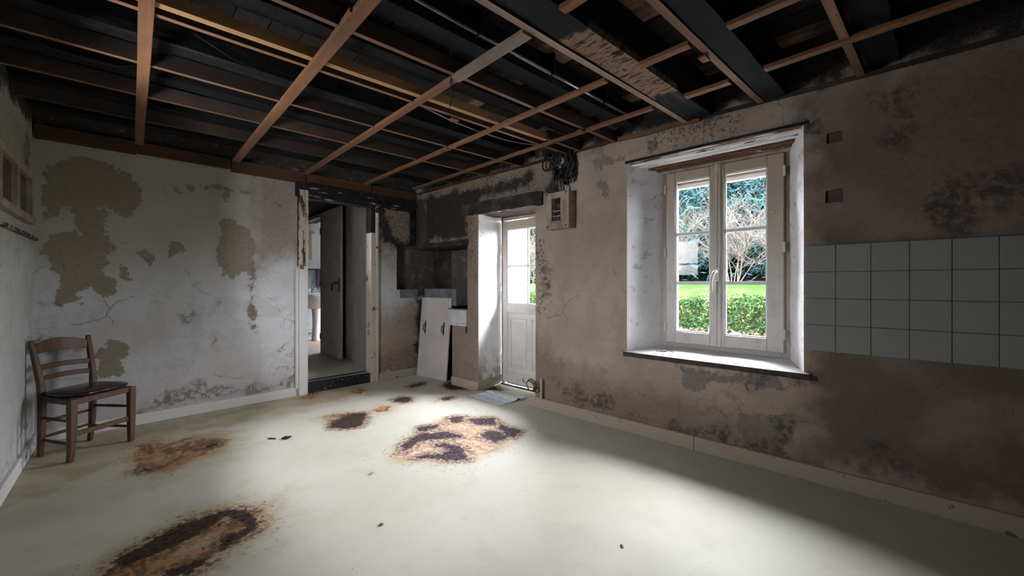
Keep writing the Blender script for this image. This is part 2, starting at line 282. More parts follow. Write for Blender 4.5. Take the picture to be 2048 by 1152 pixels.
def peel(name, paint, under, amt=.5, scale=6, stretch=(1,1,1), rough=.75):
    a = Mat(name, rough, 0, .3); v = a.coord(stretch)
    n = a.noise(scale, 7, .62, v); k = a.step(n, amt, amt + .02)
    c = a.mix(k, under, paint); c = a.mix(a.step(a.noise(40, 4), .55, .75, 0, .35), c, tuple(x * .55 for x in paint))
    a.col(c); a.bump(k, .5, .004); a.bump(a.noise(60, 4, .5, v), .3, .003); return a.mat
M['casing'] = peel('blistered_casing_paint', (.50,.43,.375), (.14,.075,.045), .36, 9)
M['casing_burnt'] = peel('charred_casing_paint', (.50,.43,.37), (.045,.03,.024), .47, 9, (.6,3.4,3.4))
M['header'] = peel('charred_header_paint', (.40,.35,.31), (.012,.010,.010), .60, 7, (.5,3,5))
M['soffit'] = peel('peeling_soffit_paint', (.80,.80,.80), (.15,.065,.04), .43, 5, (.5,6,2))
M['soffit_worn'] = peel('bare_soffit_wood', (.74,.72,.70), (.13,.055,.032), .60, 6, (.5,5,2))
M['soffit_w'] = peel('white_soffit_paint', (.78,.78,.78), (.45,.40,.36), .36, 6, (.5,5,2))
M['sill'] = peel('worn_sill_paint', (.66,.64,.63), (.20,.12,.10), .37, 7, (.6,4,1))
M['sill_nose'] = simple('dark_sill_nose', (.035,.018,.017), (.08,.05,.045), .5, scale=20)
M['step_edge'] = peel('charred_step_paint', (.55,.56,.60), (.014,.014,.018), .64, 8, (.8,1,3))
M['base'] = peel('baseboard_paint', (.40,.33,.27), (.16,.12,.09), .33, 10, rough=.6)
M['base_far'] = peel('far_baseboard_paint', (.62,.61,.59), (.35,.30,.26), .30, 8, rough=.6)

def charred(name, c1=(.012,.011,.011), c2=(.05,.048,.05), axis='X', rough=.65, bare=None):
    a = Mat(name, .85, 0, .12); st = {'X': (.5,5,5), 'Y': (5,.5,5), 'Z': (5,5,.5)}[axis]
    v = a.coord(st); n = a.noise(4, 6, .65, v); w = a.noise(3, 4)
    c = a.mix(a.m('MULTIPLY', a.step(n, .52, .75), a.step(w, .4, .65)), c1, c2)
    h = a.m('ADD', n, a.m('MULTIPLY', a.step(a.noise(7, 5, .7, a.coord({'X': (5,1,1), 'Y': (1,5,1), 'Z': (1,1,5)}[axis])), .38, .46), .4))
    if bare:
        x = a.sep('X'); e = a.m('MULTIPLY', a.m('SUBTRACT', w, .5), .5)
        k = a.m('MULTIPLY', a.step(a.m('ADD', x, e), bare[0], bare[0] + .05), a.step(a.m('ADD', x, e), bare[1], bare[1] - .05))
        crack = a.step(a.noise(5, 5, .7, a.coord((14, 2.2, 2))), .40, .47)
        k2 = a.m('MULTIPLY', a.m('MULTIPLY', k, crack), a.step(a.sep('Z'), 2.372, 2.345)); knot = a.step(a.noise(6, 3), .60, .64, 1, .15)
        c = a.mix(a.m('MULTIPLY', k2, knot), c, a.mix(n, (.30,.20,.13), (.20,.13,.09))); h = a.m('ADD', h, a.m('MULTIPLY', k2, .5))
    a.col(c); a.bump(h, .7, .012); return a.mat
M['char_x'] = charred('charred_joist_wood'); M['char_y'] = charred('charred_plank_wood', (.016,.012,.010), (.06,.045,.036), 'Y')
M['char_beam'] = charred('charred_beam_wood', (.016,.017,.020), (.07,.072,.08), 'X', .55)
M['char_bare'] = charred('half_charred_beam_wood', (.016,.016,.018), (.065,.065,.07), 'X', .6, bare=(1.45, 2.46))
a = Mat('scorched_plank_wood', .8, 0, .2); v = a.coord((6,.5,6)); n = a.noise(4, 6, .6, v)
c = a.mix(a.step(a.noise(2.2, 4), .42, .58), (.028,.018,.014), a.mix(a.step(n, .35, .7), (.26,.15,.10), (.07,.04,.03)))
a.col(c); a.bump(n, .5, .006); M['plank_brown'] = a.mat

def timber(name, c1, c2, axis='X', smoke=.5):
    a = Mat(name, .7, 0, .25); st = {'X': (.6,10,10), 'Y': (10,.6,10), 'Z': (10,10,.6)}[axis]
    v = a.coord(st); n = a.noise(3, 5, .6, v); c = a.mix(a.step(n, .3, .7), c1, c2)
    c = a.mix(a.step(a.noise(1.3, 4, .6), .42, .72, 0, smoke), c, (.085,.055,.04))
    c = a.mix(a.step(a.noise(26, 2), .70, .74, 0, .8), c, (.03,.018,.012))
    a.col(c); a.bump(n, .3, .003); return a.mat
M['bat_y'] = timber('smoked_batten_pine', (.215,.10,.048), (.15,.07,.033), 'Y'); M['bat_x'] = timber('smoked_cross_batten_pine', (.23,.115,.06), (.15,.078,.042), 'X')
M['bat_pale'] = timber('weathered_batten_pine', (.36,.26,.21), (.22,.155,.12), 'X', .4); M['bat_grey'] = timber('grey_batten_pine', (.24,.185,.14), (.17,.13,.10), 'Y', .5)
M['bat_new'] = timber('yellow_batten_pine', (.42,.25,.115), (.32,.18,.08), 'X', .12)
M['edge_board'] = timber('brown_edge_board', (.095,.045,.024), (.06,.03,.017), 'X', .7)
M['bat_dark'] = timber('sooty_batten_pine', (.034,.023,.018), (.022,.015,.012), 'X', .8)

def stained_wood(name, c1, c2, rough=.45):
    a = Mat(name, rough, 0, .45); n = a.noise(5, 5, .6, a.coord((6,6,1)))
    c = a.mix(a.step(n, .3, .7), c1, c2); a.col(a.mix(a.step(a.noise(9, 4), .6, .7, 0, .4), c, tuple(x * 1.8 for x in c1))); a.bump(n, .2, .002); return a.mat
M['chair'] = stained_wood('worn_chair_wood', (.110,.056,.030), (.062,.031,.018))
M['cushion'] = simple('black_vinyl', (.018,.010,.010), (.03,.018,.018), .22, scale=5, bump=.15, spec=.6)
M['pvc'] = simple('aged_white_plastic', (.66,.65,.62), (.58,.56,.52), .38, scale=4, spec=.5)
M['pvc_dirty'] = simple('smoke_stained_plastic', (.52,.48,.42), (.42,.37,.31), .45, scale=6, spec=.45)
a = Mat('smoke_stained_frame', .4, 0, .45); c = a.mix(a.step(a.sep('Z'), .9, 2.0), (.60,.575,.54), (.40,.33,.25)); c = a.mix(a.step(a.noise(12, 5), .5, .75, 0, .4), c, (.36,.30,.235)); a.col(c); M['frame'] = a.mat
a = Mat('dark_outer_frame', .5, 0, .35); a.col(a.mix(a.step(a.sep('Z'), .8, 1.9), (.48,.44,.39), (.22,.165,.12))); M['frame_dark'] = a.mat
M['white_bar'] = simple('white_glazing_bar', (.72,.73,.76), None, .35)
M['white_gloss'] = simple('white_ceramic', (.78,.79,.80), None, .12, spec=.6)
M['board'] = simple('dull_white_panel', (.56,.52,.49), (.50,.46,.43), .5, scale=5, bump=.05)
M['hinge'] = simple('white_hinge', (.62,.61,.58), None, .35)
M['iron'] = simple('black_iron', (.015,.014,.014), None, .4, .6)
M['bronze'] = simple('dark_bronze', (.06,.05,.04), None, .35, .8)
M['chrome'] = simple('chrome', (.75,.76,.78), None, .12, 1)
M['steel'] = simple('galvanised_steel', (.55,.57,.60), (.40,.41,.43), .35, .9, 8)
M['conduit'] = simple('grey_conduit', (.20,.22,.24), (.10,.10,.11), .4, .3, 10)
M['stone_sink'] = simple('white_sink_glaze', (.58,.57,.55), (.48,.47,.44), .35, scale=10, bump=.1)
M['concrete'] = simple('grey_cement', (.20,.21,.22), (.13,.13,.135), .85, scale=10, bump=.4)
M['soot_wall'] = simple('sooty_stone', (.030,.024,.021), (.085,.068,.056), .9, scale=7, bump=.6)
M['niche_back'] = simple('smoked_niche_plaster', (.105,.085,.072), (.24,.20,.17), .9, scale=9, bump=.6, lo=.5, hi=.75)
M['black'] = simple('soot_and_shadow_black', (.008,.007,.007), (.03,.026,.024), .8, scale=12, bump=.5)
M['meter'] = simple('smoked_meter_box', (.38,.31,.26), (.22,.165,.13), .55, scale=9, bump=.1)
M['meter_window'] = simple('blackened_meter_window', (.03,.024,.022), (.08,.07,.065), .25, scale=30)
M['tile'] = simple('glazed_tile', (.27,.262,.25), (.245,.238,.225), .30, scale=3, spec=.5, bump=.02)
M['grout'] = simple('dark_grout', (.07,.06,.05), None, .9)
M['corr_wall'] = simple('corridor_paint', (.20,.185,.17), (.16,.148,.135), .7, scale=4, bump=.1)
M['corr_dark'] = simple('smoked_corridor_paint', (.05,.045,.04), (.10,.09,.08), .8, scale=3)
M['corr_floor'] = simple('corridor_vinyl', (.36,.33,.27), (.30,.27,.22), .5, scale=5)
M['bath_wall'] = simple('pale_blue_paint', (.66,.72,.74), None, .6)
M['bath_low'] = simple('grey_blue_wall_panel', (.36,.43,.47), None, .4)
M['terracotta'] = simple('pink_floor_tile', (.45,.27,.22), (.38,.22,.18), .5, scale=10)
M['door_paint'] = simple('dull_door_paint', (.36,.33,.29), (.30,.27,.24), .5, scale=4)
M['cab_yellow'] = simple('cream_cabinet', (.55,.50,.36), None, .5)
M['towel'] = simple('purple_towel', (.10,.07,.15), (.07,.05,.10), .95, scale=40, bump=.6)
M['rag'] = simple('grey_blue_rag', (.66,.69,.74), (.52,.55,.60), .95, scale=30, bump=.5)
M['render'] = simple('white_house_render', (.72,.73,.74), (.66,.67,.68), .85, scale=9, bump=.2)
M['cable'] = simple('brown_cable', (.11,.07,.03), (.05,.035,.02), .5, scale=20)
M['wire'] = simple('black_wire', (.02,.018,.016), None, .5)
M['wire_grey'] = simple('grey_wire', (.22,.23,.24), None, .45)
M['brick_red'] = simple('rusty_junction', (.24,.11,.06), (.16,.08,.05), .7, scale=30)
M['bark'] = simple('shrub_bark', (.027,.021,.015), (.016,.013,.009), .8, scale=20)
M['trunk'] = simple('conifer_bark', (.05,.035,.025), (.03,.022,.018), .9, scale=10)
def leafmat(name, c1, c2, sc=3):
    a = Mat(name, .95, 0, .0); a.col(a.mix(a.step(a.noise(sc, 3), .38, .62), c1, c2)); return a.mat
M['hedge'] = leafmat('hedge_leaves', (.012,.028,.010), (.030,.050,.016), 2.5)
M['conifer'] = leafmat('blue_green_needles', (.006,.017,.018), (.017,.037,.038), 1.5)
M['conifer2'] = leafmat('green_needles', (.007,.016,.009), (.017,.031,.014), 1.5)
M['grass'] = leafmat('lawn_grass', (.009,.021,.005), (.014,.028,.008), 1.2)
M['gravel'] = simple('pale_gravel', (.07,.065,.06), (.05,.045,.04), .9, scale=30, bump=.5)
M['dry'] = leafmat('dry_leaves', (.035,.027,.018), (.05,.04,.028), 3)

def glassmat(name, tint=(.965,.965,.975), refl=.07):
    m = bpy.data.materials.new(name); m.use_nodes = True; nt = m.node_tree; nt.nodes.clear()
    o = nt.nodes.new('ShaderNodeOutputMaterial'); t = nt.nodes.new('ShaderNodeBsdfTransparent'); t.inputs[0].default_value = (*tint, 1)
    g = nt.nodes.new('ShaderNodeBsdfGlossy'); g.inputs['Roughness'].default_value = .02
    f = nt.nodes.new('ShaderNodeFresnel'); f.inputs[0].default_value = 1.18; x = nt.nodes.new('ShaderNodeMixShader')
    nt.links.new(f.outputs[0], x.inputs[0]); nt.links.new(t.outputs[0], x.inputs[1]); nt.links.new(g.outputs[0], x.inputs[2]); nt.links.new(x.outputs[0], o.inputs[0])
    return m
M['glass'] = glassmat('window_glass')
M['dark_glass'] = simple('dusty_dark_glass', (.05,.05,.055), (.10,.10,.10), .25, scale=6)

# floor
a = Mat('worn_cream_floor', .6, 0, .2)
b1 = a.noise(1.1, 4); b2 = a.noise(5, 6, .6); b3 = a.noise(24, 5, .65); b4 = a.noise(120, 2)
c = a.mix(a.step(b1, .35, .65), (.50,.49,.425), (.45,.435,.365)); c = a.mix(a.step(b2, .5, .72, 0, .4), c, (.38,.36,.29))
w1 = a.m('ADD', a.m('MULTIPLY', a.m('SUBTRACT', b2, .5), .22), a.m('MULTIPLY', a.m('SUBTRACT', b3, .5), .10))
dm = a.step(a.m('ADD', a.attr('dirt'), a.m('MULTIPLY', w1, 1.5)), -.25, .18, 0, .85)
c = a.mix(dm, c, a.mix(a.step(b2, .4, .6), (.37,.315,.195), (.29,.24,.14)))
ru = a.attr('rust')
c = a.mix(a.step(a.m('ADD', ru, w1), -.13, .02, 0, .6), c, (.38,.24,.11))
st = a.noise(7, 6, .65, a.coord((1.6, .8, 1)), 1.0)
rc = a.mix(a.step(st, .40, .64), (.32,.175,.08), (.08,.042,.026)); rc = a.mix(a.step(a.noise(5, 6, .65), .50, .60), rc, (.34,.235,.14)); rc = a.mix(a.step(a.noise(17, 5, .7), .58, .66, 0, .55), rc, (.055,.03,.02))
pl = a.step(a.m('ADD', a.attr('pale'), a.m('MULTIPLY', w1, .5)), -.03, .02)
rc = a.mix(pl, rc, a.mix(a.step(b3, .4, .62), (.56,.42,.29), (.38,.24,.17)))
rk = a.step(a.m('ADD', ru, w1), -.012, .012); c = a.mix(a.m('MULTIPLY', rk, .93), c, rc)
bu = a.attr('burn'); wb = a.m('ADD', a.m('MULTIPLY', a.m('SUBTRACT', a.noise(11, 6, .7), .5), .14), a.m('MULTIPLY', a.m('SUBTRACT', a.noise(38, 5, .7), .5), .085))
bk = a.step(a.m('ADD', bu, wb), -.014, -.002)
c = a.mix(bk, c, a.mix(a.step(b3, .5, .7), (.014,.009,.010), (.055,.034,.034)))
pu = a.m('MULTIPLY', a.step(a.m('ADD', bu, wb), -.085, -.03), a.step(a.noise(34, 5, .75), .44, .54)); c = a.mix(a.m('MULTIPLY', pu, .85), c, a.mix(pl, (.06,.034,.022), (.085,.052,.070)))
near = a.m('MULTIPLY', a.step(a.m('ADD', ru, a.m('MULTIPLY', a.m('SUBTRACT', b1, .5), .3)), -.28, -.02), a.step(a.noise(38, 3, .6), .62, .66))
c = a.mix(near, c, (.10,.065,.05))
c = a.mix(a.step(a.noise(60, 2), .74, .76, 0, .7), c, (.14,.11,.08))
a.col(c); a.ro(a.step(a.m('MAXIMUM', rk, bk), 0, 1, .58, .85)); a.bump(a.m('ADD', a.m('MULTIPLY', b3, .3), a.m('MULTIPLY', a.m('MAXIMUM', bk, rk), -.25)), .35, .01); a.bump(b4, .08, .002)
M['floor'] = a.mat

# ------------------------------------------------------------------ the shell of the room
NZ = noise.noise
def wob(u, v, seed=0, amp=.006):
    return amp * (NZ(Vector((u*2.1, v*2.1, seed))) + .4 * NZ(Vector((u*9, v*9, seed + 5))))
fl = grid('floor', lines(-.62, 3.42, .026), lines(-2.1, 4.95, .03), [], lambda u, v: (u, v, .0015 * NZ(Vector((u*3, v*3, 1)))), M['floor'],
          {'rust': L_RUST, 'burn': L_BURN, 'dirt': L_DIRT, 'pale': [L_RUST[3]]}); tag(fl, kind='structure')

# wall with the window and the glass door
WIN = (.997, 2.15, .635, 2.13); DOR = (-.76, .05, 0, 1.925); ALC = (-2.1, -.944, .88, 1.63); ALD = (-2.1, -1.215, 0, .88)
S1 = (2.254, 2.330, 1.641, 1.713); S2 = (2.259, 2.330, 1.985, 2.045)
wr = grid('wall_right', lines(-1.985, 4.80, .025, (WIN[0], WIN[1], DOR[0], DOR[1], ALC[0], ALC[1], ALD[1], S1[0], S1[1], S2[0], 2.33)),
          lines(0, 2.60, .025, (WIN[2], WIN[3], DOR[3], ALC[2], ALC[3], S1[2], S1[3], S2[2], S2[3])), [WIN, DOR, ALC, ALD, S1, S2],
          lambda u, v: (u, wob(u, v, 3), v), M['right'],
          {'patch': R_PATCH, 'mould': R_MOLD, 'pit': [[(-2.0,2.0),(-1.0,2.05),(-.1,2.06),(.15,2.12),(-.2,2.30),(-2.0,2.33)],[(-1.0,1.5),(-.76,1.3),(-.76,1.93),(-1.0,1.95)],[(.05,.9),(.12,.9),(.14,1.6),(.07,1.6)],[(1.2,2.2),(1.8,2.2),(1.8,2.32),(1.2,2.32)]], 'soot': R_SOOT + [[(-2.05,1.64),(-1.68,1.66),(-1.7,2.05),(-1.78,2.22),(-2.05,2.25)],[(-2.1,2.36),(5,2.36),(5,2.62),(-2.1,2.62)]], 'brown': R_BROWN + [[(-2.1,2.33),(5,2.33),(5,2.62),(-2.1,2.62)]], 'soil': [[(-2.0,1.55),(-.80,1.55),(-.80,1.93),(.15,1.95),(.5,2.35),(-2.0,2.4)],[(-1.3,0),(-.7,0),(-.72,.45),(-.8,1.6),(-1.3,1.6)],[(-.05,0),(2.2,0),(2.2,.18),(1.4,.30),(.4,.38),(.1,.62),(-.05,.9)],[(2.5,1.6),(3.2,1.5),(3.2,2.3),(2.4,2.3)]]}, at=RO, rotz=RANG)
tag(wr, kind='structure')
def sheet(mb, A, B, C_, D, nu, nv, seed=0, amp=.004):     # A-B bottom, D-C top, slightly uneven
    A, B, C_, D = map(Vector, (A, B, C_, D)); n = (B - A).cross(D - A).normalized(); vs = []
    for j in range(nv + 1):
        for i in range(nu + 1):
            u, v = i / nu, j / nv; p = (A*(1-u) + B*u)*(1-v) + (D*(1-u) + C_*u)*v
            e = min(1, 8*min(u, 1-u, v, 1-v) + .25); vs.append(p + n * wob(p.x + p.y, p.z, seed, amp) * e)
    fs = [(j*(nu+1)+i, j*(nu+1)+i+1, (j+1)*(nu+1)+i+1, (j+1)*(nu+1)+i) for j in range(nv) for i in range(nu)]
    return mb.add(vs, fs)
# window reveals splay inwards
WF = (1.17, 2.03, .668, 2.085)              # frame opening at depth .28
for nm, q in (('window_reveal', ((.997,0,.62),(1.17,.30,.66),(1.17,.30,2.10),(.997,0,2.13))), ('window_reveal', ((2.03,.30,.66),(2.15,0,.62),(2.15,0,2.13),(2.03,.30,2.10)))):
    mb = MB(); sheet(mb, *q, 10, 40, 2, .008); mb.build(nm, M['reveal'], wr, smooth=True, fix=False)
mb = MB(); mb.hexa([(.985,.004,2.127),(2.16,.004,2.127),(2.04,.30,2.085),(1.16,.30,2.085),(.985,.004,2.19),(2.16,.004,2.19),(2.04,.30,2.19),(1.16,.30,2.19)])
mb.build('window_lintel', M['soffit_worn'], wr, bevel=.004)
for i, (d0, z0) in enumerate(((.04,2.117),(.10,2.110),(.17,2.100),(.235,2.092))):   # stepped mouldings of the painted soffit
    mb = MB(); k = d0 / .30; x0 = .99 + .17*k; x1 = 2.155 - .12*k
    mb.hexa([(x0,d0,z0-.012),(x1,d0,z0-.012),(x1-.01,d0+.045,z0-.014),(x0+.01,d0+.045,z0-.014),(x0,d0,z0+.02),(x1,d0,z0+.02),(x1-.01,d0+.045,z0+.02),(x0+.01,d0+.045,z0+.02)])
    mb.build('soffit_moulding', M['soffit_worn'] if i > 1 else M['soffit'], wr, bevel=.005)
mb = MB(); mb.box(.985,-.014,2.127,2.17,.004,2.143); mb.build('lintel_edge', M['black'], wr)
# door reveals
for q in (((-.76,0,0),(-.82,.42,0),(-.82,.42,1.96),(-.76,0,1.925)), ((.06,.42,0),(.05,0,0),(.05,0,1.925),(.06,.42,1.96))):
    mb = MB(); sheet(mb, *q, 14, 50, 4, .006); mb.build('door_reveal', M['reveal'], wr, smooth=True, fix=False)
for k in range(4):                          # boards of the door soffit
    d0 = .005 + k * .104; za = 1.925 + .035 * d0 / .42; zb = 1.925 + .035 * (d0+.1) / .42
    mb = MB(); mb.hexa([(-.80,d0,za),(.07,d0,za),(.07,d0+.1,zb),(-.80,d0+.1,zb),(-.80,d0,za+.05),(.07,d0,za+.05),(.07,d0+.1,zb+.05),(-.80,d0+.1,zb+.05)])
    mb.build('soffit_board', M['soffit_w'], wr, bevel=.003)
def rough_beam(name, a, b, z0, z1, d0, d1, mat, parent, n=40, amp=.012, seed=0, dz=0):
    vs = []; fs = []; prof = 6
    for i in range(n + 1):
        x = a + (b - a) * i / n; dzz = dz * i / n
        for k, (y, z) in enumerate(((d1, z0), (d0, z0), (d0, (z0*2+z1)/3), (d0, (z0+z1*2)/3), (d0, z1), (d1, z1))):
            e = amp * (NZ(Vector((x*9, k*1.7, seed))) + .6*NZ(Vector((x*30, k*1.7, seed))))
            vs.append((x, y + (e if k in (1,2,3,4) else 0), z + dzz + (e if k in (0,1,4,5) else 0)))
    for i in range(n):
        for k in range(prof):
            k2 = (k+1) % prof; fs.append((i*prof+k, i*prof+k2, (i+1)*prof+k2, (i+1)*prof+k))
    fs += [tuple(range(prof)), tuple(reversed(range(n*prof, (n+1)*prof)))]
    return MB().add(vs, fs).build(name, mat, parent)
rough_beam('door_lintel', -1.02, .145, 1.935, 2.065, -.022, .30, M['black_brown'] if 'black_brown' in M else M['soot_wall'], wr, seed=2, dz=-.02)
# alcove over the stone sink, blackened
mb = MB()
sheet(mb, (-2.2,.36,0), (-.944,.36,0), (-.944,.36,1.64), (-2.2,.36,1.64), 20, 24, 6, .012)
sheet(mb, (-.944,0,.88), (-.944,.36,.88), (-.944,.36,1.63), (-.944,0,1.63), 8, 14, 7, .006)
sheet(mb, (-1.215,0,0), (-1.215,.36,0), (-1.215,.36,.88), (-1.215,0,.88), 8, 14, 8, .004)

mb.quad((-2.2,0,1.63), (-.94,0,1.63), (-.94,.37,1.64), (-2.2,.37,1.64)); mb.quad((-1.215,0,.88), (-.944,0,.88), (-.944,.36,.88), (-1.215,.36,.88))
mb.build('alcove', M['soot_wall'], wr, smooth=False, fix=False)
mb = MB(); sheet(mb, (-1.66,.335,.90), (-1.24,.335,.90), (-1.24,.335,1.60), (-1.66,.335,1.60), 12, 16, 11, .01); mb.build('alcove_panel', M['niche_back'], wr, smooth=True, fix=False)
rough_beam('alcove_lintel', -1.98, -.93, 1.615, 1.675, -.012, .30, M['soot_wall'], wr, 34, .010, 5)
mb = MB(); mb.box(-2.0,.14,.90,-1.33,.355,1.11); mb.build('cement_ledge', M['concrete'], wr, bevel=.01)
# two little recesses where sockets were cut out
for q in (S1, S2):
    mb = MB(); x0, x1, z0, z1 = q; y = .014
    mb.quad((x0,y,z0),(x1,y,z0),(x1,y,z1),(x0,y,z1)); mb.quad((x0,-.002,z0),(x1,-.002,z0),(x1,y,z0),(x0,y,z0)); mb.quad((x0,-.002,z1),(x1,-.002,z1),(x1,y,z1),(x0,y,z1))
    mb.quad((x0,-.002,z0),(x0,y,z0),(x0,y,z1),(x0,-.002,z1)); mb.quad((x1,-.002,z0),(x1,y,z0),(x1,y,z1),(x1,-.002,z1)); mb.build('socket_recess', M['niche_back'], wr, fix=False)
# outer leaf of the wall: white render outside with its own reveals
mb = MB(); D = .53; xs = [-2.6, -.80, .04, 1.20, 2.14, 5.2]; zs = [-.2, 0, .70, 1.95, 2.04, 3.1]
ol = [(-.80,.04,.0,1.95),(1.20,2.14,.70,2.04)]
for i in range(5):
    for j in range(5):
        cx_, cz_ = (xs[i]+xs[i+1])/2, (zs[j]+zs[j+1])/2
        if any(h[0] < cx_ < h[1] and h[2] < cz_ < h[3] for h in ol): continue
        mb.quad((xs[i],D,zs[j]),(xs[i+1],D,zs[j]),(xs[i+1],D,zs[j+1]),(xs[i],D,zs[j+1]))
for (x0, x1, z0, z1), y0 in zip(ol, (.455, .345)):
    mb.quad((x0,y0,z0),(x0,D,z0),(x0,D,z1),(x0,y0,z1)); mb.quad((x1,y0,z0),(x1,D,z0),(x1,D,z1),(x1,y0,z1))
    mb.quad((x0,y0,z0),(x1,y0,z0),(x1,D,z0),(x0,D,z0)); mb.quad((x0,y0,z1),(x1,y0,z1),(x1,D,z1),(x0,D,z1))
mb.build('outer_render', M['render'], wr, fix=False)
mb = MB(); mb.box(1.20,.42,1.97,2.14,.515,2.04); mb.box(1.20,.40,1.945,2.14,.43,1.985); mb.build('shutter_box', M['white_bar'], wr, bevel=.006)
mb = MB()                                    # masonry closing the gap between frames and outer leaf
for x0,x1,z0,z1,y0 in ((-1.2,-.80,0,2.2,.45),(.04,.3,0,2.2,.45),(-.9,.1,1.95,2.2,.45),(.9,1.20,.4,2.3,.345),(2.14,2.4,.4,2.3,.345),(1.1,2.2,2.04,2.3,.345),(1.1,2.2,.4,.70,.345)):
    mb.box(x0,y0,z0,x1,D-.01,z1)
mb.build('masonry', M['render'], wr)

# tiles in four rows beside the window
mb = MB(); mb.box(2.157,-.006,.776,3.66,.004,1.396); mb.build('tile_bed', M['grout'], wr)
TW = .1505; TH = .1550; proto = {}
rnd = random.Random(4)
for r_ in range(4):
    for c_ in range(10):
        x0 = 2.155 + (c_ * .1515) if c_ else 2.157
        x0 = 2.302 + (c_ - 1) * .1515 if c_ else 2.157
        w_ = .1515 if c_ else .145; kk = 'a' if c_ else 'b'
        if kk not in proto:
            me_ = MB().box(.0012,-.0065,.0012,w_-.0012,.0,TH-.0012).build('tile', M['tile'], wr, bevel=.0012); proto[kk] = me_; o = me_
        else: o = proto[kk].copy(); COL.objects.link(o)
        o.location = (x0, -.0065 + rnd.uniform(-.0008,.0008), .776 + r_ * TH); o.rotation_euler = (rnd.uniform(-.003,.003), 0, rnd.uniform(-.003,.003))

# far wall with the doorway
FD = (1.888, 2.600, 0, 2.13); FNI = (2.945, 3.80, 1.10, 1.66)
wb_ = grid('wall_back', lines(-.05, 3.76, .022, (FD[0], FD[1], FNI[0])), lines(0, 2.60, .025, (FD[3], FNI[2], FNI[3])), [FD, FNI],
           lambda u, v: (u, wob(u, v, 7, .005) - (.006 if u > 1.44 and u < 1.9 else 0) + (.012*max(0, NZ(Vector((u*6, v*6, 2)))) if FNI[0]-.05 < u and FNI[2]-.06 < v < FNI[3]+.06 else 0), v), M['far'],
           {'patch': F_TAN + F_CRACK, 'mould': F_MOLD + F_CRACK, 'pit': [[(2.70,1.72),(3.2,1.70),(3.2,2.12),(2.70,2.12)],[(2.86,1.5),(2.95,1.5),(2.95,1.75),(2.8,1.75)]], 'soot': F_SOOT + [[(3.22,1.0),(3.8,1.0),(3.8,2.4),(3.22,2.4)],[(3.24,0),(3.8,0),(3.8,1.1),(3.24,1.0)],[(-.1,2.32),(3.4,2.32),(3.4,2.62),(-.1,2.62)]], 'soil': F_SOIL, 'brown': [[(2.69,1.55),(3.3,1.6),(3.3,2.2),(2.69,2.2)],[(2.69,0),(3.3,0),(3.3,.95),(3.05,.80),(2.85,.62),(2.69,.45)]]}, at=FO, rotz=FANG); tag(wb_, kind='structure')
mb = MB(); sheet(mb, (2.93,.12,1.08), (3.78,.12,1.08), (3.78,.12,1.68), (2.93,.12,1.68), 20, 16, 12, .012)
mb.build('niche_back', M['niche_back'], wb_, smooth=True, fix=False)
mb = MB(); sheet(mb, (2.945,0,1.10), (2.945,.12,1.10), (2.945,.12,1.66), (2.945,0,1.66), 4, 16, 13, .006); sheet(mb, (2.945,0,1.10), (3.76,0,1.10), (3.76,.12,1.10), (2.945,.12,1.10), 16, 4, 14, .006); sheet(mb, (2.945,.12,1.66), (3.76,.12,1.66), (3.76,0,1.66), (2.945,0,1.66), 16, 4, 15, .006)
mb.build('niche_edge', M['soot_wall'], wb_, fix=False)
rough_beam('corner_post', 0, .55, -.025, .035, -.03, .03, M['black'], wb_, 20, .012, 9)
cp = bpy.data.objects['corner_post']; cp.location = (3.16, 0.0, 1.665); cp.rotation_euler = (0, -math.pi/2, 0)
mb = MB(); mb.box(2.99,-.004,.99,3.24,.0,1.10); mb.build('cement_patch', M['concrete'], wb_)

# left partition with a glazed strip near its top
LG = (2.95, 4.35, 1.625, 1.90); LW = (2.30, 2.90, 1.30, 1.90)  # LW is an added opening that lets fill light in
wl = grid('wall_left', lines(-2.1, 4.72, .04, (LG[0], LG[1], 2.30, 2.90)), lines(0, 2.60, .035, (LG[2], LG[3], 1.50, 1.3, 1.9)), [LG, LW],
          lambda u, v: (-.53 + wob(u, v, 11, .002 if v < 1.5 else .008) + (.0 if v < 1.5 else -.012), u, v), M['left'],
          {'patch': [[(3.6,1.93),(4.0,1.95),(4.3,1.95),(4.45,2.02),(4.4,2.25),(4.1,2.2),(3.6,2.35)]], 'mould': [[(4.3,1.7),(4.5,1.7),(4.5,2.2),(4.3,2.15)]], 'soot': [[(3.2,2.30),(4.7,2.33),(4.7,2.7),(3.2,2.7)]], 'soil': [[(-2,1.45),(4.7,1.45),(4.7,2.6),(-2,2.6)]]}); tag(wl, kind='structure')
wf = MB().box(-.8,-2.2,-.05,3.4,-2.06,2.65).build('wall_front', M['corr_wall'], None); tag(wf, kind='structure')

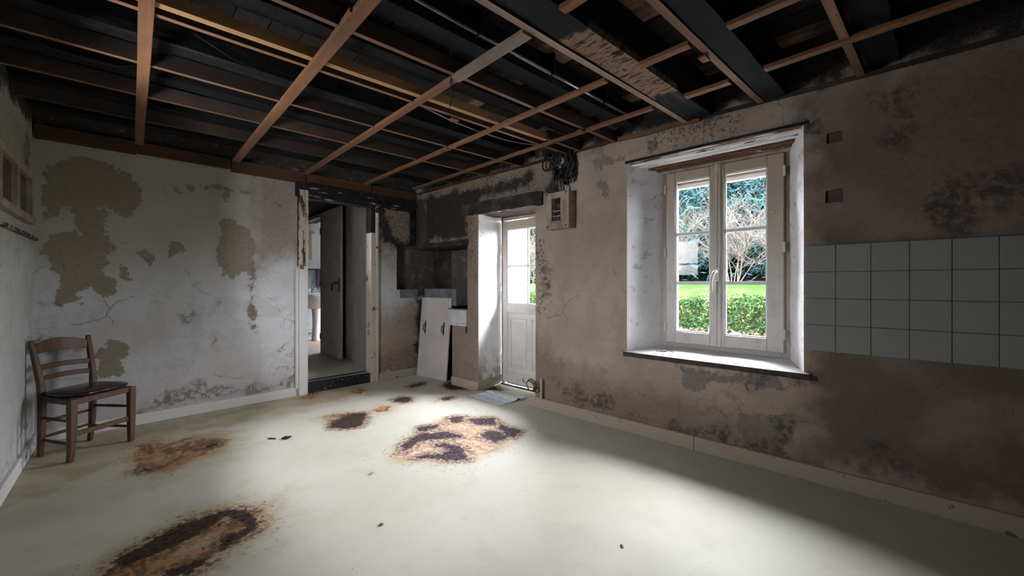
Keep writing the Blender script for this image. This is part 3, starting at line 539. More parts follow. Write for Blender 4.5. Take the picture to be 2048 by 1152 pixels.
# ------------------------------------------------------------------ ceiling: slab, burnt floorboards, joists and battens
ce = MB().box(-.9,-2.3,2.60,3.5,9.0,2.72).build('ceiling', M['black'], None); tag(ce, kind='structure')
rnd = random.Random(8)
x = -.62; k = 0
while x < 2.95:
    w_ = rnd.uniform(.15, .19); near = x > 1.35
    mb = MB().box(x+.002,-2.1,2.555+rnd.uniform(-.004,.004),x+w_-.002,4.9,2.60)
    mb.build('ceiling_plank', M['plank_brown'] if (x > 1.5 and rnd.random() < .8) else M['char_y'], ce, bevel=.003); x += w_
def sagbeam(name, mat, x0, x1, y0, y1, z0, z1, n=24, amp=.006, seed=0):
    vs = []; fs = []
    for i in range(n+1):
        x = x0 + (x1-x0)*i/n
        for k, (y, z) in enumerate(((y0,z0),((y0+y1)/2,z0),(y1,z0),(y1,(z0+z1)/2),(y1,z1),(y0,z1),(y0,(z0+z1)/2))):
            e1 = NZ(Vector((x*3.5, k*3.1, seed))); e2 = NZ(Vector((x*12, k*2.3, seed+3)))
            vs.append((x, y + amp*(e1+.5*e2)*(1 if k < 4 or k == 6 else 0), z + (amp*.7*(e2+.4*e1) if k < 3 else 0)))
    for i in range(n):
        for k in range(7):
            k2 = (k+1) % 7; fs.append((i*7+k, (i+1)*7+k, (i+1)*7+k2, i*7+k2))
    fs += [tuple(range(7)), tuple(reversed(range(n*7, n*7+7)))]
    return MB().add(vs, fs).build(name, mat, ce)
sagbeam('joist', M['char_bare'], -.52, 2.93, 1.105, 1.262, 2.322, 2.556, 60, .010, 1)
sagbeam('joist', M['char_beam'], -.52, 2.96, .678, .795, 2.322, 2.556, 60, .008, 2)
sagbeam('joist', M['char_beam'], -.52, 2.99, .18, .30, 2.36, 2.556, 30, .008, 12)
sagbeam('joist', M['char_beam'], -.52, 3.0, -.40, -.28, 2.34, 2.556, 20, .008, 13)
for i, (ya, zb) in enumerate(((1.66,2.40),(2.05,2.41),(2.70,2.395),(3.19,2.40),(3.72,2.395),(4.25,2.40),(-1.0,2.36),(-1.6,2.36))):
    sagbeam('joist', M['char_beam'] if i == 0 else M['char_x'], -.52, 2.84, ya, ya+.12, zb, 2.556, 30, .008, 20+i)
# cross battens, on edge, running into the window wall
def xbat(y, x0, x1, mat, w=.030, z0=2.318, h=.085, dy=0, sag=0, seed=0, parent=ce, name='cross_batten'):
    n = 14; pts = []
    for i in range(n+1):
        t = i/n; pts.append((x0+(x1-x0)*t, y+dy*t+.004*NZ(Vector((t*3, seed, 0))), z0+h/2 - sag*math.sin(math.pi*t) + .003*NZ(Vector((t*4, seed, 4)))))
    b = MB().bar(pts, w, h, (0,1,0)); o = b.build(name, [M['bat_dark'], mat], parent, fix=True)
    for p in o.data.polygons: p.material_index = 1 if (p.normal.z < -.7 or mat is M['bat_new']) else 0
    return o
for i, (y, x1, m_) in enumerate(((.345,3.0,'bat_grey_x'),(.825,2.97,'bat_x'),(1.292,2.93,'bat_pale'),(1.855,2.88,'bat_x'),(2.31,2.84,'bat_x'),(2.865,2.80,'bat_x'),(3.355,2.77,'bat_x'),(3.86,2.73,'bat_dark'))):
    m2 = M['bat_x'] if m_ == 'bat_grey_x' else M[m_]
    xbat(y, -.52, x1, m2, .036 if i < 3 else .028, h=.05 if i < 3 else .085, seed=i, dy=-.01, sag=.004)
xbat(2.235, -.5, 2.42, M['bat_new'], .040, 2.320, .055, dy=-.03, seed=31); xbat(2.185, 2.42, 2.82, M['bat_x'], .032, 2.322, .075, seed=32)
# flat battens running the other way, nailed below the cross battens and cut at the two low beams
def ybat(x, y0, y1, w=.046, mat='bat_y', z=2.314, seed=0, dx=0):
    n = 12; pts = [(x + dx*i/n + .004*NZ(Vector((i*.4, seed, 9))), y0+(y1-y0)*i/n, z + .003*NZ(Vector((i*.5, seed, 2)))) for i in range(n+1)]
    return MB().bar(pts, w, .022, (1,0,0)).build('batten', M[mat], ce, bevel=.002)
ybat(.04, -2, 4.50, .052, seed=1); ybat(.70, 1.31, 4.52, .058, seed=2); ybat(.675, 1.7, 1.95, .03, seed=22, dx=.01)
ybat(1.31, 1.88, 4.54, .048, seed=3); ybat(1.315, 1.31, 1.88, .062, 'bat_grey', 2.312, 4)
ybat(1.945, 1.31, 4.56, .040, seed=5); ybat(2.47, 1.31, 4.40, .036, seed=6)
for x in (1.31, 1.945, 2.47):
    ybat(x, .845, 1.10, .044, seed=x); ybat(x - .01, -2, .672, .044, seed=x+1)
ybat(.70, .845, 1.10, .05, seed=7); ybat(.70, -2, .672, .05, seed=7.5)
for i in range(4):                          # short blocks where pieces of batten were nailed on
    x, y = ((2.10, .84), (2.42, 1.86), (1.62, 2.32), (1.93, 2.87))[i]; MB().box(x-.03,y-.018,2.285+.01,x+.03,y+.018,2.305).build('batten_block', M['bat_y'], ce, bevel=.002)
# edge battens and boards along the walls
for s0, s1, m_, w_ in ((-1.9,.92,'bat_dark',.022),(.93,1.56,'bat_y',.030),(1.58,4.6,'bat_dark',.022)):
    mb = MB(); mb.bar([RW(s0+(s1-s0)*i/10, -.016, 2.325 + .004*math.sin(s0+i)) for i in range(11)], w_, w_, (1,0,0)); mb.build('edge_batten', M[m_], ce, bevel=.002)
for a_, b_ in ((0,.55),(.56,1.20),(1.21,1.86),(1.87,2.60),(2.61,3.2)):
    mb = MB(); z0 = 2.238 + .012*math.sin(a_*4); z1 = 2.345; y = -.035
    mb.hexa([FWP(a_,y,z0),FWP(b_,y,z0),FWP(b_,-.008,z0),FWP(a_,-.008,z0),FWP(a_,y+.0,z1),FWP(b_,y+.0,z1),FWP(b_,-.008,z1),FWP(a_,-.008,z1)]); mb.build('edge_board', M['edge_board'], ce, bevel=.002)

# ------------------------------------------------------------------ charred doorway in the far wall
dw = thing('trim_1', None, None, FO, FANG, kind='structure')
mb = MB(); mb.box(1.770,-.022,.0,1.800,.0,1.335); mb.build('casing_board', M['base_far'], dw, bevel=.003)
mb = MB(); mb.box(1.800,-.030,.0,1.888,.12,1.36); mb.build('casing', M['base_far'], dw, bevel=.004)
rough_beam('casing', 0, .80, -.030, .030, -.03, .05, M['casing_burnt'], dw, 40, .006, 3)
o = bpy.data.objects['casing.001'] if 'casing.001' in bpy.data.objects else None
o.location = (1.828, -.004, 1.36); o.rotation_euler = (0, -math.pi/2, 0)
rough_beam('casing_moulding', 0, .80, -.012, .016, -.036, .05, M['casing'], dw, 40, .004, 5); o = bpy.data.objects['casing_moulding']; o.location = (1.878, -.004, 1.36); o.rotation_euler = (0, -math.pi/2, 0)
MB().box(1.792,-.016,1.36,1.815,.0,2.16).build('casing_edge', M['black'], dw, bevel=.003)
mb = MB(); mb.box(1.806,-.040,1.325,1.846,-.006,1.372); mb.build('junction_box', M['brick_red'], dw, bevel=.003)
mb = MB(); mb.box(2.600,-.020,.0,2.655,.12,1.78); mb.build('casing', M['casing'], dw, bevel=.004)
mb = MB(); mb.box(2.657,-.034,.0,2.690,.0,2.10); mb.build('casing_board', M['casing'], dw, bevel=.004)
mb = MB(); mb.box(2.600,-.014,1.78,2.655,.12,2.12); mb.build('casing', M['black'], dw, bevel=.004)
rough_beam('door_header', 1.770, 3.20, 2.085, 2.165, -.028, .12, M['header'], dw, 60, .008, 7)
rough_beam('door_header', 1.770, 3.22, 2.165, 2.235, -.048, .05, M['header'], dw, 60, .008, 8)
MB().tube([(2.64,-.05,2.115),(2.655,-.062,2.125),(2.665,-.05,2.16),(2.64,-.05,2.19),(2.62,-.05,2.16)], .014, 8).build('burnt_knob', M['black'], dw, smooth=True)
MB().tube([(2.658,-.055,2.02),(2.69,-.058,2.04),(2.685,-.056,2.075),(2.65,-.055,2.07),(2.640,-.055,2.04),(2.658,-.055,2.02)], .009, 8).build('burnt_ring', M['black'], dw, smooth=True)
mb = MB(); mb.hexa([(1.886,.0,0),(2.602,.0,0),(2.602,.14,0),(1.886,.14,0),(1.886,.006,.118),(2.602,.006,.118),(2.602,.14,.12),(1.886,.14,.12)]); mb.build('threshold', M['step_edge'], dw, bevel=.006)

# baseboards
mb = MB()
bb = thing('baseboard_back', None, None, FO, FANG, kind='structure')
MB().box(.01,-.022,0,1.80,.0,.088).build('board', M['base_far'], bb, bevel=.004)
MB().box(2.665,-.022,0,3.23,.0,.092).build('board', M['base'], bb, bevel=.004)
br = thing('baseboard_right', None, None, RO, RANG, kind='structure')
for a_, b_ in ((-.025,1.52),(1.522,3.05),(3.052,4.78)):
    MB().box(a_,-.026,0,b_,.0,.098).build('board', M['base'], br, bevel=.004)
MB().box(-1.215,-.020,0,-.755,.0,.10).build('board', M['base'], br, bevel=.004)
mb = MB(); mb.hexa([(-.775,-.02,0),(-.757,-.02,0),(-.815,.40,0),(-.833,.40,0),(-.755,-.02,.11),(-.737,-.02,.11),(-.795,.40,.11),(-.813,.40,.11)]); mb.build('board', M['base'], br, bevel=.003)
bl = MB().box(-.53,-2.05,0,-.508,4.60,.085).build('baseboard_left', M['base_far'], None, bevel=.003); tag(bl, kind='structure')

# ------------------------------------------------------------------ window_1
W1 = thing('window_1', 'white two-leaf window with faded frame above the worn sill', None, RO, RANG, kind='structure')
def ring(x0, x1, z0, z1, w, d0, d1, wb=None, wt=None):
    wb = wb or w; wt = wt or w; mb = MB()
    mb.box(x0,d0,z0,x0+w,d1,z1); mb.box(x1-w,d0,z0,x1,d1,z1); mb.box(x0+w,d0,z0,x1-w,d1,z0+wb); mb.box(x0+w,d0,z1-wt,x1-w,d1,z1); return mb
ring(1.165,2.035,.665,2.10,.045,.285,.345,.05,.055).build('window_frame', M['frame_dark'], W1, bevel=.004)
MB().box(1.16,.262,2.058,2.04,.288,2.10).build('frame_head', M['meter'], W1, bevel=.003)
sill = MB(); sill.hexa([(.985,-.035,.612),(2.185,-.035,.612),(2.185,.30,.640),(.985,.30,.640),(.985,-.035,.636),(2.185,-.035,.636),(2.06,.30,.667),(1.15,.30,.667)])
sill.build('window_sill', M['sill'], W1, bevel=.003)
MB().box(.982,-.043,.604,2.19,-.034,.637).build('sill_nosing', M['sill_nose'], W1, bevel=.004)
def sash(x0, x1, g0, g1, sd):
    z0, z1, gz0, gz1 = .705, 2.055, .795, 1.980; d0, d1 = .258, .300
    mb = MB(); mb.box(x0,d0,z0,g0,d1,z1); mb.box(g1,d0,z0,x1,d1,z1); mb.box(g0,d0,z0,g1,d1,gz0); mb.box(g0,d0,gz1,g1,d1,z1)
    s = mb.build('sash', M['frame'], W1, bevel=.005, segs=2)
    ring(g0-.004,g1+.004,gz0-.004,gz1+.004,.013,.268,.292).build('glazing_bead', M['white_bar'], s, bevel=.003)
    for zc in (1.178, 1.562): MB().box(g0,.270,zc-.013,g1,.292,zc+.013).build('glazing_bar', M['white_bar'], s, bevel=.003)
    for a_, b_ in ((gz0,1.167),(1.189,1.551),(1.573,gz1)): MB().box(g0+.002,.279,a_,g1-.002,.284,b_).build('pane', M['glass'], s)
    for zc in (.83, 1.42, 1.93):
        MB().lathe([(.008,-.035),(.008,.035)], 12, (x0-.004 if sd < 0 else x1+.004, .252, zc)).build('hinge', M['hinge'], s, smooth=False)
    return s
sL = sash(1.205,1.586,1.276,1.536,-1); sR = sash(1.588,2.004,1.636,1.906,1)
MB().box(1.560,.246,.705,1.618,.262,2.055).build('meeting_stile', M['frame'], sR, bevel=.006, segs=2)
MB().box(1.583,.240,.72,1.593,.248,2.05).build('meeting_bead', M['pvc_dirty'], sR, bevel=.002)
h = MB().box(1.578,.230,1.19,1.606,.247,1.29).build('handle_plate', M['pvc'], sR, bevel=.004)
mb = MB(); mb.tube([(1.592,.232,1.262),(1.592,.205,1.264),(1.586,.192,1.255),(1.574,.186,1.225),(1.568,.186,1.17),(1.570,.190,1.105)], [.010,.010,.011,.011,.010,.009], 10); mb.build('handle', M['pvc'], sR, smooth=True)
MB().box(1.575,.243,2.0,1.60,.258,2.06).build('latch_keep', M['pvc_dirty'], sR, bevel=.003)
MB().lathe([(.014,0),(.013,.008),(.004,.010)], 12).build('dried_blob', M['casing'], sR, at=(1.94,.258,1.66)).rotation_euler = (math.pi/2,0,0)

# ------------------------------------------------------------------ door_1: glazed upper half, panelled lower half
D1 = thing('door_1', 'white half-glazed outside door at the end of its reveal', None, RO, RANG, kind='structure')
ring(-.83,.065,.0,1.965,.045,.445,.485,.012,.05).build('door_frame', M['frame'], D1, bevel=.004)
MB().box(-.80,.425,1.905,.05,.446,1.945).build('frame_moulding', M['frame'], D1, bevel=.008, segs=2)
MB().box(-.83,.40,-.0,.065,.50,.012).build('door_threshold', M['black'], D1, bevel=.003)
X0, X1 = -.787, .025; gx0, gx1 = -.718, -.042
mb = MB(); d0, d1 = .40, .445
mb.box(X0,d0,.035,gx0,d1,1.895); mb.box(gx1,d0,.035,X1,d1,1.895); mb.box(gx0,d0,1.796,gx1,d1,1.895); mb.box(gx0,d0,.845,gx1,d1,.944); mb.box(gx0,d0,.035,gx1,d1,.165)
leaf = mb.build('door_leaf', M['frame'], D1, bevel=.005, segs=2)
ring(gx0-.003,gx1+.003,.941,1.799,.014,.408,.435).build('glazing_bead', M['white_bar'], leaf, bevel=.003)
MB().box(gx0,.409,1.362,gx1,.434,1.386).build('glazing_bar', M['white_bar'], leaf, bevel=.003)
MB().box(-.420,.408,.944,-.396,.435,1.796).build('glazing_bar', M['white_bar'], leaf, bevel=.003)
for a_, b_ in ((gx0+.002,-.420),(-.396,gx1-.002)):
    for z0, z1 in ((.946,1.362),(1.386,1.794)): MB().box(a_,.419,z0,b_,.424,z1).build('pane', M['glass'], leaf)
MB().box(gx0,.418,.165,gx1,.432,.845).build('door_panel', M['pvc'], leaf)
ring(gx0-.002,gx1+.002,.163,.847,.012,.406,.42).build('panel_bead', M['pvc'], leaf, bevel=.003)
for a_, b_ in ((-.668,-.440),(-.345,-.095)):
    mb = MB(); z0, z1 = .225, .775
    mb.hexa([(a_,.418,z0),(b_,.418,z0),(b_,.418,z1),(a_,.418,z1),(a_+.035,.404,z0+.035),(b_-.035,.404,z0+.035),(b_-.035,.404,z1-.035),(a_+.035,.404,z1-.035)])
    p = mb.build('raised_field', M['pvc'], leaf, bevel=.003); ring(a_-.012,b_+.012,z0-.012,z1+.012,.012,.409,.42).build('field_moulding', M['pvc'], leaf, bevel=.003)
for zc in (.30, 1.02, 1.58): MB().box(X0-.020,.392,zc-.05,X0+.004,.408,zc+.05).build('hinge', M['hinge'], leaf, bevel=.003)
mb = MB(); mb.box(-.028,.392,.93,.004,.40,1.13); hp = mb.build('handle_plate', M['pvc'], leaf, bevel=.003)
MB().tube([(-.012,.394,1.06),(-.012,.352,1.06),(-.03,.345,1.06),(-.13,.345,1.058)], .009, 10).build('handle', M['pvc'], leaf, smooth=True)

# ------------------------------------------------------------------ window_2: glazed strip high in the left partition
W2_ = thing('window_2', 'dark glazed strip high in the left partition', None, (0,0,0), 0, kind='structure')
mb = MB(); mb.box(-.555,2.93,1.585,-.500,4.37,1.632); mb.box(-.555,2.93,1.893,-.505,4.37,1.935); mb.build('window_rail', M['meter'], W2_, bevel=.004)
for y in (2.95, 3.40, 3.86, 4.34): MB().box(-.555,y-.02,1.632,-.505,y+.02,1.893).build('window_post', M['meter'], W2_, bevel=.004)
for a_, b_ in ((2.97,3.38),(3.42,3.84),(3.88,4.32)): MB().box(-.540,a_,1.632,-.535,b_,1.893).build('pane', M['dark_glass'], W2_)
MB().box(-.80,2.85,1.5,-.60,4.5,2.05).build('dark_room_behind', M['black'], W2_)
MB().box(-.53,-2.0,1.488,-.512,4.58,1.512).build('ledge', M['left'], W2_, bevel=.003)

W3 = thing('fill_window', 'added fill-light window in the left wall outside the frame', None, (0,0,0), 0, kind='structure')  # added window out of view, brightens the opposite wall
mb = MB()
for q in ((-.62,2.28,1.28,-.53,2.32,1.92),(-.62,2.88,1.28,-.53,2.92,1.92),(-.62,2.32,1.28,-.53,2.88,1.32),(-.62,2.32,1.88,-.53,2.88,1.92)): mb.box(*q)
mb.build('window_frame', M['frame'], W3, bevel=.004); MB().box(-.578,2.32,1.32,-.574,2.88,1.88).build('pane', M['glass'], W3)
# ------------------------------------------------------------------ corridor and bathroom beyond the doorway
co = thing('wall_corridor', None, None, (0,0,0), 0, kind='structure')
p0 = FWP(2.606,.09,0); p1 = FWP(1.80,.09,0)
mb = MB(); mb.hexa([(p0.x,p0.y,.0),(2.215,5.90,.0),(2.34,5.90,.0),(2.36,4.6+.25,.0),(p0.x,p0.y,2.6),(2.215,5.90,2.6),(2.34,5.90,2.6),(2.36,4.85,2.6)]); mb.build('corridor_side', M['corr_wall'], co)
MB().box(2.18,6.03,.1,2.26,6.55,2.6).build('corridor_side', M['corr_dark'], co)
MB().box(2.33,5.85,.1,2.40,6.60,2.6).build('corridor_side', M['black'], co)  # painted black for the shadow in the gap behind the folded-back door
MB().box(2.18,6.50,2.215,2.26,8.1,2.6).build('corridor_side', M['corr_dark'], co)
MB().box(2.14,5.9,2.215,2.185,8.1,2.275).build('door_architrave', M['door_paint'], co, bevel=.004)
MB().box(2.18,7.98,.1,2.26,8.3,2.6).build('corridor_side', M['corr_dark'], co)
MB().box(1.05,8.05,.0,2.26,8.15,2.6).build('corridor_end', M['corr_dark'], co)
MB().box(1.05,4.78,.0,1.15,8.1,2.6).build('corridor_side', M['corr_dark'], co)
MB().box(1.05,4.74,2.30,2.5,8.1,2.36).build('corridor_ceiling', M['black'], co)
fc = MB().box(1.05,4.70,.0,2.33,8.1,.119).build('corridor_floor', M['corr_floor'], co)
ba = thing('wall_bathroom', None, None, (0,0,0), 0, kind='structure')
MB().box(2.26,6.0,.0,4.95,8.4,.118).build('bathroom_floor', M['terracotta'], ba)
MB().box(2.0,8.30,.0,4.95,8.45,2.60).build('bathroom_end', M['bath_wall'], ba)
MB().box(2.05,8.285,.118,4.9,8.305,1.44).build('wall_panel', M['bath_low'], ba)
MB().box(2.0,8.10,.0,2.12,8.45,2.60).build('bathroom_side', M['bath_wall'], ba)
MB().box(2.40,5.95,.0,4.95,6.05,2.60).build('bathroom_side', M['bath_wall'], ba)
mb = MB()
for q in ((4.9,5.15,.0,5.02,8.5,1.0),(4.9,5.15,2.3,5.02,8.5,2.6),(4.9,5.15,1.0,5.02,6.2,2.3),(4.9,8.1,1.0,5.02,8.5,2.3)): mb.box(*q)
mb.build('bathroom_outer_wall', M['render'], ba)
MB().box(4.95,7.12,1.0,5.0,7.18,2.3).box(4.95,6.2,1.0,5.0,6.25,2.3).box(4.95,8.05,1.0,5.0,8.1,2.3).box(4.95,6.2,1.0,5.0,8.1,1.06).box(4.95,6.2,2.24,5.0,8.1,2.3).build('bathroom_window_frame', M['white_bar'], ba)
MB().box(4.97,6.25,1.06,4.975,8.05,2.24).build('bathroom_pane', M['glass'], ba)
MB().box(3.15,5.0,-.2,5.03,5.14,3.0).build('wing_gable', M['render'], ba)
MB().box(2.0,8.51,-.2,5.03,8.66,3.0).build('wing_end', M['render'], ba)
rf = MB().box(2.2,4.9,2.60,5.12,8.8,2.80).build('trim_2', M['render'], None); tag(rf, kind='structure')
for z in (.26, .34): MB().tube([(2.15,8.25,z),(3.2,8.25,z)], .012, 8).build('heating_pipe', M['white_gloss'], ba, smooth=True)

D2 = thing('door_2', 'dull painted inner door folded back in the corridor', None, (2.115,5.735,.125), 0, kind='structure')
lf = MB().box(-.018,0,0,.018,.82,2.13).build('door_leaf', M['door_paint'], D2, bevel=.003)
MB().box(-.030,.012,.94,-.017,.052,1.13).build('handle_plate', M['bronze'], lf, bevel=.003)
MB().tube([(-.02,.035,1.06),(-.068,.035,1.06),(-.075,.05,1.06),(-.075,.10,1.065),(-.075,.155,1.05),(-.075,.17,1.0),(-.075,.175,.95)], .011, 8).build('handle', M['bronze'], lf, smooth=True)
for z in (.25, 1.05, 1.85): MB().box(-.026,.795,z-.045,-.012,.825,z+.045).build('hinge', M['iron'], lf)

t = thing('washbasin', 'white pedestal washbasin seen through the corridor doorway', 'washbasin', (2.50,8.02,.118))
mb = MB(); mb.lathe([(.09,0),(.085,.03),(.070,.3),(.075,.5),(.095,.66)], 20, sx=1, sy=.9); mb.build('pedestal', M['white_gloss'], t, smooth=True)
mb = MB(); mb.lathe([(.11,.60),(.20,.66),(.27,.74),(.285,.82),(.29,.85),(.26,.852),(.235,.80),(.12,.74),(.03,.73)], 28, sx=1, sy=.88); mb.build('basin', M['white_gloss'], t, smooth=True)
MB().box(-.27,.12,.74,.27,.262,.885).build('basin_back', M['white_gloss'], t, bevel=.02, segs=2)
fa = MB().lathe([(.022,.0),(.020,.05),(.012,.07)], 14, (-.02,.17,.885)).build('tap', M['chrome'], t, smooth=True)
MB().tube([(-.02,.17,.94),(-.02,.17,1.04),(-.02,.13,1.09),(-.02,.07,1.08),(-.02,.05,1.03)], .010, 8).build('spout', M['chrome'], fa, smooth=True)
MB().lathe([(.012,0),(.014,.035),(.002,.04)], 10, (.03,.17,.95)).build('lever', M['chrome'], fa, smooth=True)
t = MB().lathe([(.040,0),(.046,.11),(.042,.112),(.037,.01)], 16).build('tumbler', M['white_gloss'], None, smooth=True, at=(2.375,8.10,.9725)); tag(t, 'white tumbler standing on the washbasin rim', 'cup')
t = thing('wall_cabinet', 'cream wall cabinet with projecting cornice above the washbasin', 'cabinet', (2.30,8.30,1.62))
MB().box(-.19,-.16,0,.155,0,.50).build('body', M['cab_yellow'], t, bevel=.004); MB().box(-.22,-.20,.50,.20,0,.54).build('cornice', M['cab_yellow'], t, bevel=.008, segs=2)
MB().box(-.17,-.178,.02,.135,-.16,.48).build('door', M['cab_yellow'], t, bevel=.003); MB().box(-.17,-.14,-.05,.12,-.01,.0).build('under_shelf', M['cab_yellow'], t, bevel=.003)
t = thing('towel_rail', 'dark towel rail fixed across the bathroom end wall', 'towel rail', (2.5,8.30,1.45))
MB().tube([(-.30,-.05,0),(.40,-.05,0)], .009, 8).build('rail', M['iron'], t, smooth=True)
for x in (-.28,.38): MB().tube([(x,0,0),(x,-.05,0)], .008, 8).build('bracket', M['iron'], t)
mb = MB(); vs = []; fs = []; nx, nz = 14, 16
for j in range(nz+1):
    for i in range(nx+1):
        u, v = i/nx, j/nz; y = -.063 - .006*math.sin(u*16 + v*2); z = .012 - .40*v*(1 - .15*math.sin(u*5)); x = .06 + u*.17 + .03*v
        if v == 0: y = -.05; z = .012
        vs.append((x, y, z))
for j in range(nz):
    for i in range(nx): fs.append((j*(nx+1)+i, j*(nx+1)+i+1, (j+1)*(nx+1)+i+1, (j+1)*(nx+1)+i))
t = MB().add(vs, fs).build('towel', M['towel'], None, smooth=True, at=(2.5,8.30,1.45)); sd = t.modifiers.new('thick', 'SOLIDIFY'); sd.thickness = .008
tag(t, 'purple towel hanging over the dark bathroom rail', 'towel')

# ------------------------------------------------------------------ chair in the corner
ch = thing('ladder_back_chair', 'worn brown wooden chair with black padded seat in the far corner', 'chair', (-.248,4.16,0), math.atan2(.605,.798))
for sx in (-1, 1):                          # front legs, squared and slightly tapered, curved at the foot
    pts = [(sx*.183,-.150,0),(sx*.180,-.156,.06),(sx*.178,-.160,.2),(sx*.178,-.160,.41)]
    MB().bar(pts, [.030,.034,.040,.042], [.030,.034,.040,.042], (1,0,0)).build('leg', M['chair'], ch, bevel=.006, segs=2)
    pts = [(sx*.142,.165,0),(sx*.144,.150,.15),(sx*.146,.142,.38),(sx*.150,.150,.50),(sx*.156,.180,.64),(sx*.162,.215,.785)]
    MB().bar(pts, [.026,.032,.036,.034,.031,.026], [.028,.034,.038,.034,.030,.024], (1,0,0)).build('leg', M['chair'], ch, bevel=.006, segs=2)
def arc(x, y, bow, z, n=12, zb=0): return [(-x + 2*x*i/n, y + bow*math.sin(math.pi*i/n), z + zb*math.sin(math.pi*i/n)) for i in range(n+1)]
mb = MB(); n = 14; vs = []; fs = []         # arched top rail
for i in range(n+1):
    t_ = i/n; x = -.158 + .316*t_; y = .200 + .030*math.sin(math.pi*t_); zt = .752 + .036*math.sin(math.pi*t_); zb_ = .690 + .012*math.sin(math.pi*t_)
    vs += [(x,y-.009,zb_),(x,y+.009,zb_),(x,y+.013,zt),(x,y-.005,zt)]
for i in range(n):
    for k in range(4): k2 = (k+1)%4; fs.append((i*4+k,i*4+k2,(i+1)*4+k2,(i+1)*4+k))
fs += [(3,2,1,0), tuple(range(n*4,n*4+4))]; mb.add(vs, fs).build('top_rail', M['chair'], ch, bevel=.003)
for z, y, x, h_ in ((.598,.170,.150,.036),(.525,.155,.147,.034)): MB().bar(arc(x,y,.026,z,12,.006), .015, h_, (0,1,0)).build('slat', M['chair'], ch, bevel=.003)
# seat rails and rounded pad
for a_, b_ in (((-.178,-.160),(.178,-.160)),((-.146,.142),(.146,.142)),((-.178,-.160),(-.146,.142)),((.178,-.160),(.146,.142))):
    MB().bar([(a_[0],a_[1],.392),(b_[0],b_[1],.392)], .022, .040, (b_[1]-a_[1],-(b_[0]-a_[0]),0)).build('seat_rail', M['chair'], ch, bevel=.004)
def pad(z0, z1, grow, rings=6):
    n = 40; vs = []; fs = []
    for j in range(rings+1):
        a_ = math.pi/2 * j/rings
        for q in range(2): pass
    prof = [(-.012,z0),(0,z0+.008),(.004,(z0+z1)/2),(-.006,z1-.006),(-.03,z1),(-.09,z1+.006),(-.16,z1+.008)]
    for g, z in prof:
        for k in range(n):
            th = 2*math.pi*k/n; c_, s_ = math.cos(th), math.sin(th); e = .62
            hx = .190 if s_ < 0 else .175; hy = .180 if s_ < 0 else .155
            x = math.copysign(abs(c_)**e, c_)*(hx+grow+g); y = math.copysign(abs(s_)**e, s_)*(hy+grow+g) - .005
            x *= 1 - .10*max(0, s_)
            vs.append((x, y, z))
    for j in range(len(prof)-1):
        for k in range(n): k2 = (k+1)%n; fs.append((j*n+k, j*n+k2, (j+1)*n+k2, (j+1)*n+k))
    fs += [tuple(reversed(range(n))), tuple(range((len(prof)-1)*n, len(prof)*n))]
    return MB().add(vs, fs)
pad(.408,.420,-.004).build('seat', M['chair'], ch, smooth=True); cu = pad(.421,.447,.006).build('seat_pad', M['cushion'], ch, smooth=True)
def stretch(a_, b_, r=.011, flat=0):
    if flat: return MB().bar([a_, b_], .018, flat, (0,1,0)).build('stretcher', M['chair'], ch, bevel=.003)
    return MB().tube([a_, ((a_[0]+b_[0])/2,(a_[1]+b_[1])/2,(a_[2]+b_[2])/2), b_], [r*.8,r,r*.8], 8).build('stretcher', M['chair'], ch, smooth=True)
stretch((-.178,-.158,.178),(.178,-.158,.178), flat=.034)
for sx in (-1, 1): stretch((sx*.178,-.158,.265),(sx*.145,.146,.265)); stretch((sx*.179,-.156,.115),(sx*.144,.152,.115))
stretch((-.145,.146,.235),(.145,.146,.235)); stretch((-.144,.15,.13),(.144,.15,.13))

# ------------------------------------------------------------------ panel leaning in the alcove, stone sink
bx = Vector((2.675,4.665,0)); by = Vector((2.762,4.125,0)); ud = (by-bx).normalized(); wd = (by-bx).length; back = Vector((-ud.y, ud.x, 0))
if back.x < 0: back = -back
tb = thing('cupboard_door', 'white panel with two iron pulls leaning against the sooty alcove', 'panel', bx, math.atan2(ud.y, ud.x))
tb.rotation_euler = (math.radians(-5.2), 0, math.atan2(ud.y, ud.x))
MB().box(0,-.009,0,wd,.009,1.0).build('panel', M['board'], tb, bevel=.002)
for x in (.105, .445):
    hh = MB().box(x-.010,-.013,.54,x+.010,-.008,.70).build('pull_plate', M['iron'], tb, bevel=.003)
    MB().tube([(x,-.010,.575),(x-.004,-.040,.585),(x-.004,-.042,.62),(x-.004,-.040,.655),(x,-.010,.665)], .0055, 8).build('pull', M['iron'], hh, smooth=True)
sk = thing('stone_sink', 'white glazed trough sink set on the pier beside the leaning panel', 'sink', RO, RANG)
sk.location = RW(-1.12, .15, .69); SX, SD, SH = .165, .165, .185
mb = MB(); t_ = .025
mb.box(-SX,-SD,0,SX,SD,.03); mb.box(-SX,-SD,.03,SX,-SD+t_,SH); mb.box(-SX,SD-t_,.03,SX,SD,SH); mb.box(-SX,-SD+t_,.03,-SX+t_,SD-t_,SH); mb.box(SX-t_,-SD+t_,.03,SX,SD-t_,SH)
mb.build('trough', M['stone_sink'], sk, bevel=.008, segs=2)
MB().lathe([(.02,.031),(.018,.034)], 12).build('drain', M['iron'], sk)
MB().box(-SX+.002,-SD+.004,SH,SX-.002,-SD+.030,SH+.012).build('metal_edge', M['steel'], sk, bevel=.003)
mb = MB(); mb.box(-.18,.0,.0,.165,.30,.0+.688); pier = mb.build('pier', M['right'], wr); pier.location = (-1.12+.085+.0,.004,0); pier.scale = (.5,1,1)
MB().tube([(0,0,0),(.01,-.012,-.02),(.016,-.014,-.045),(.008,-.010,-.06)], .007, 8).build('drain_stub', M['iron'], sk, smooth=True, at=(SX+.0,-SD+.005,-.005))

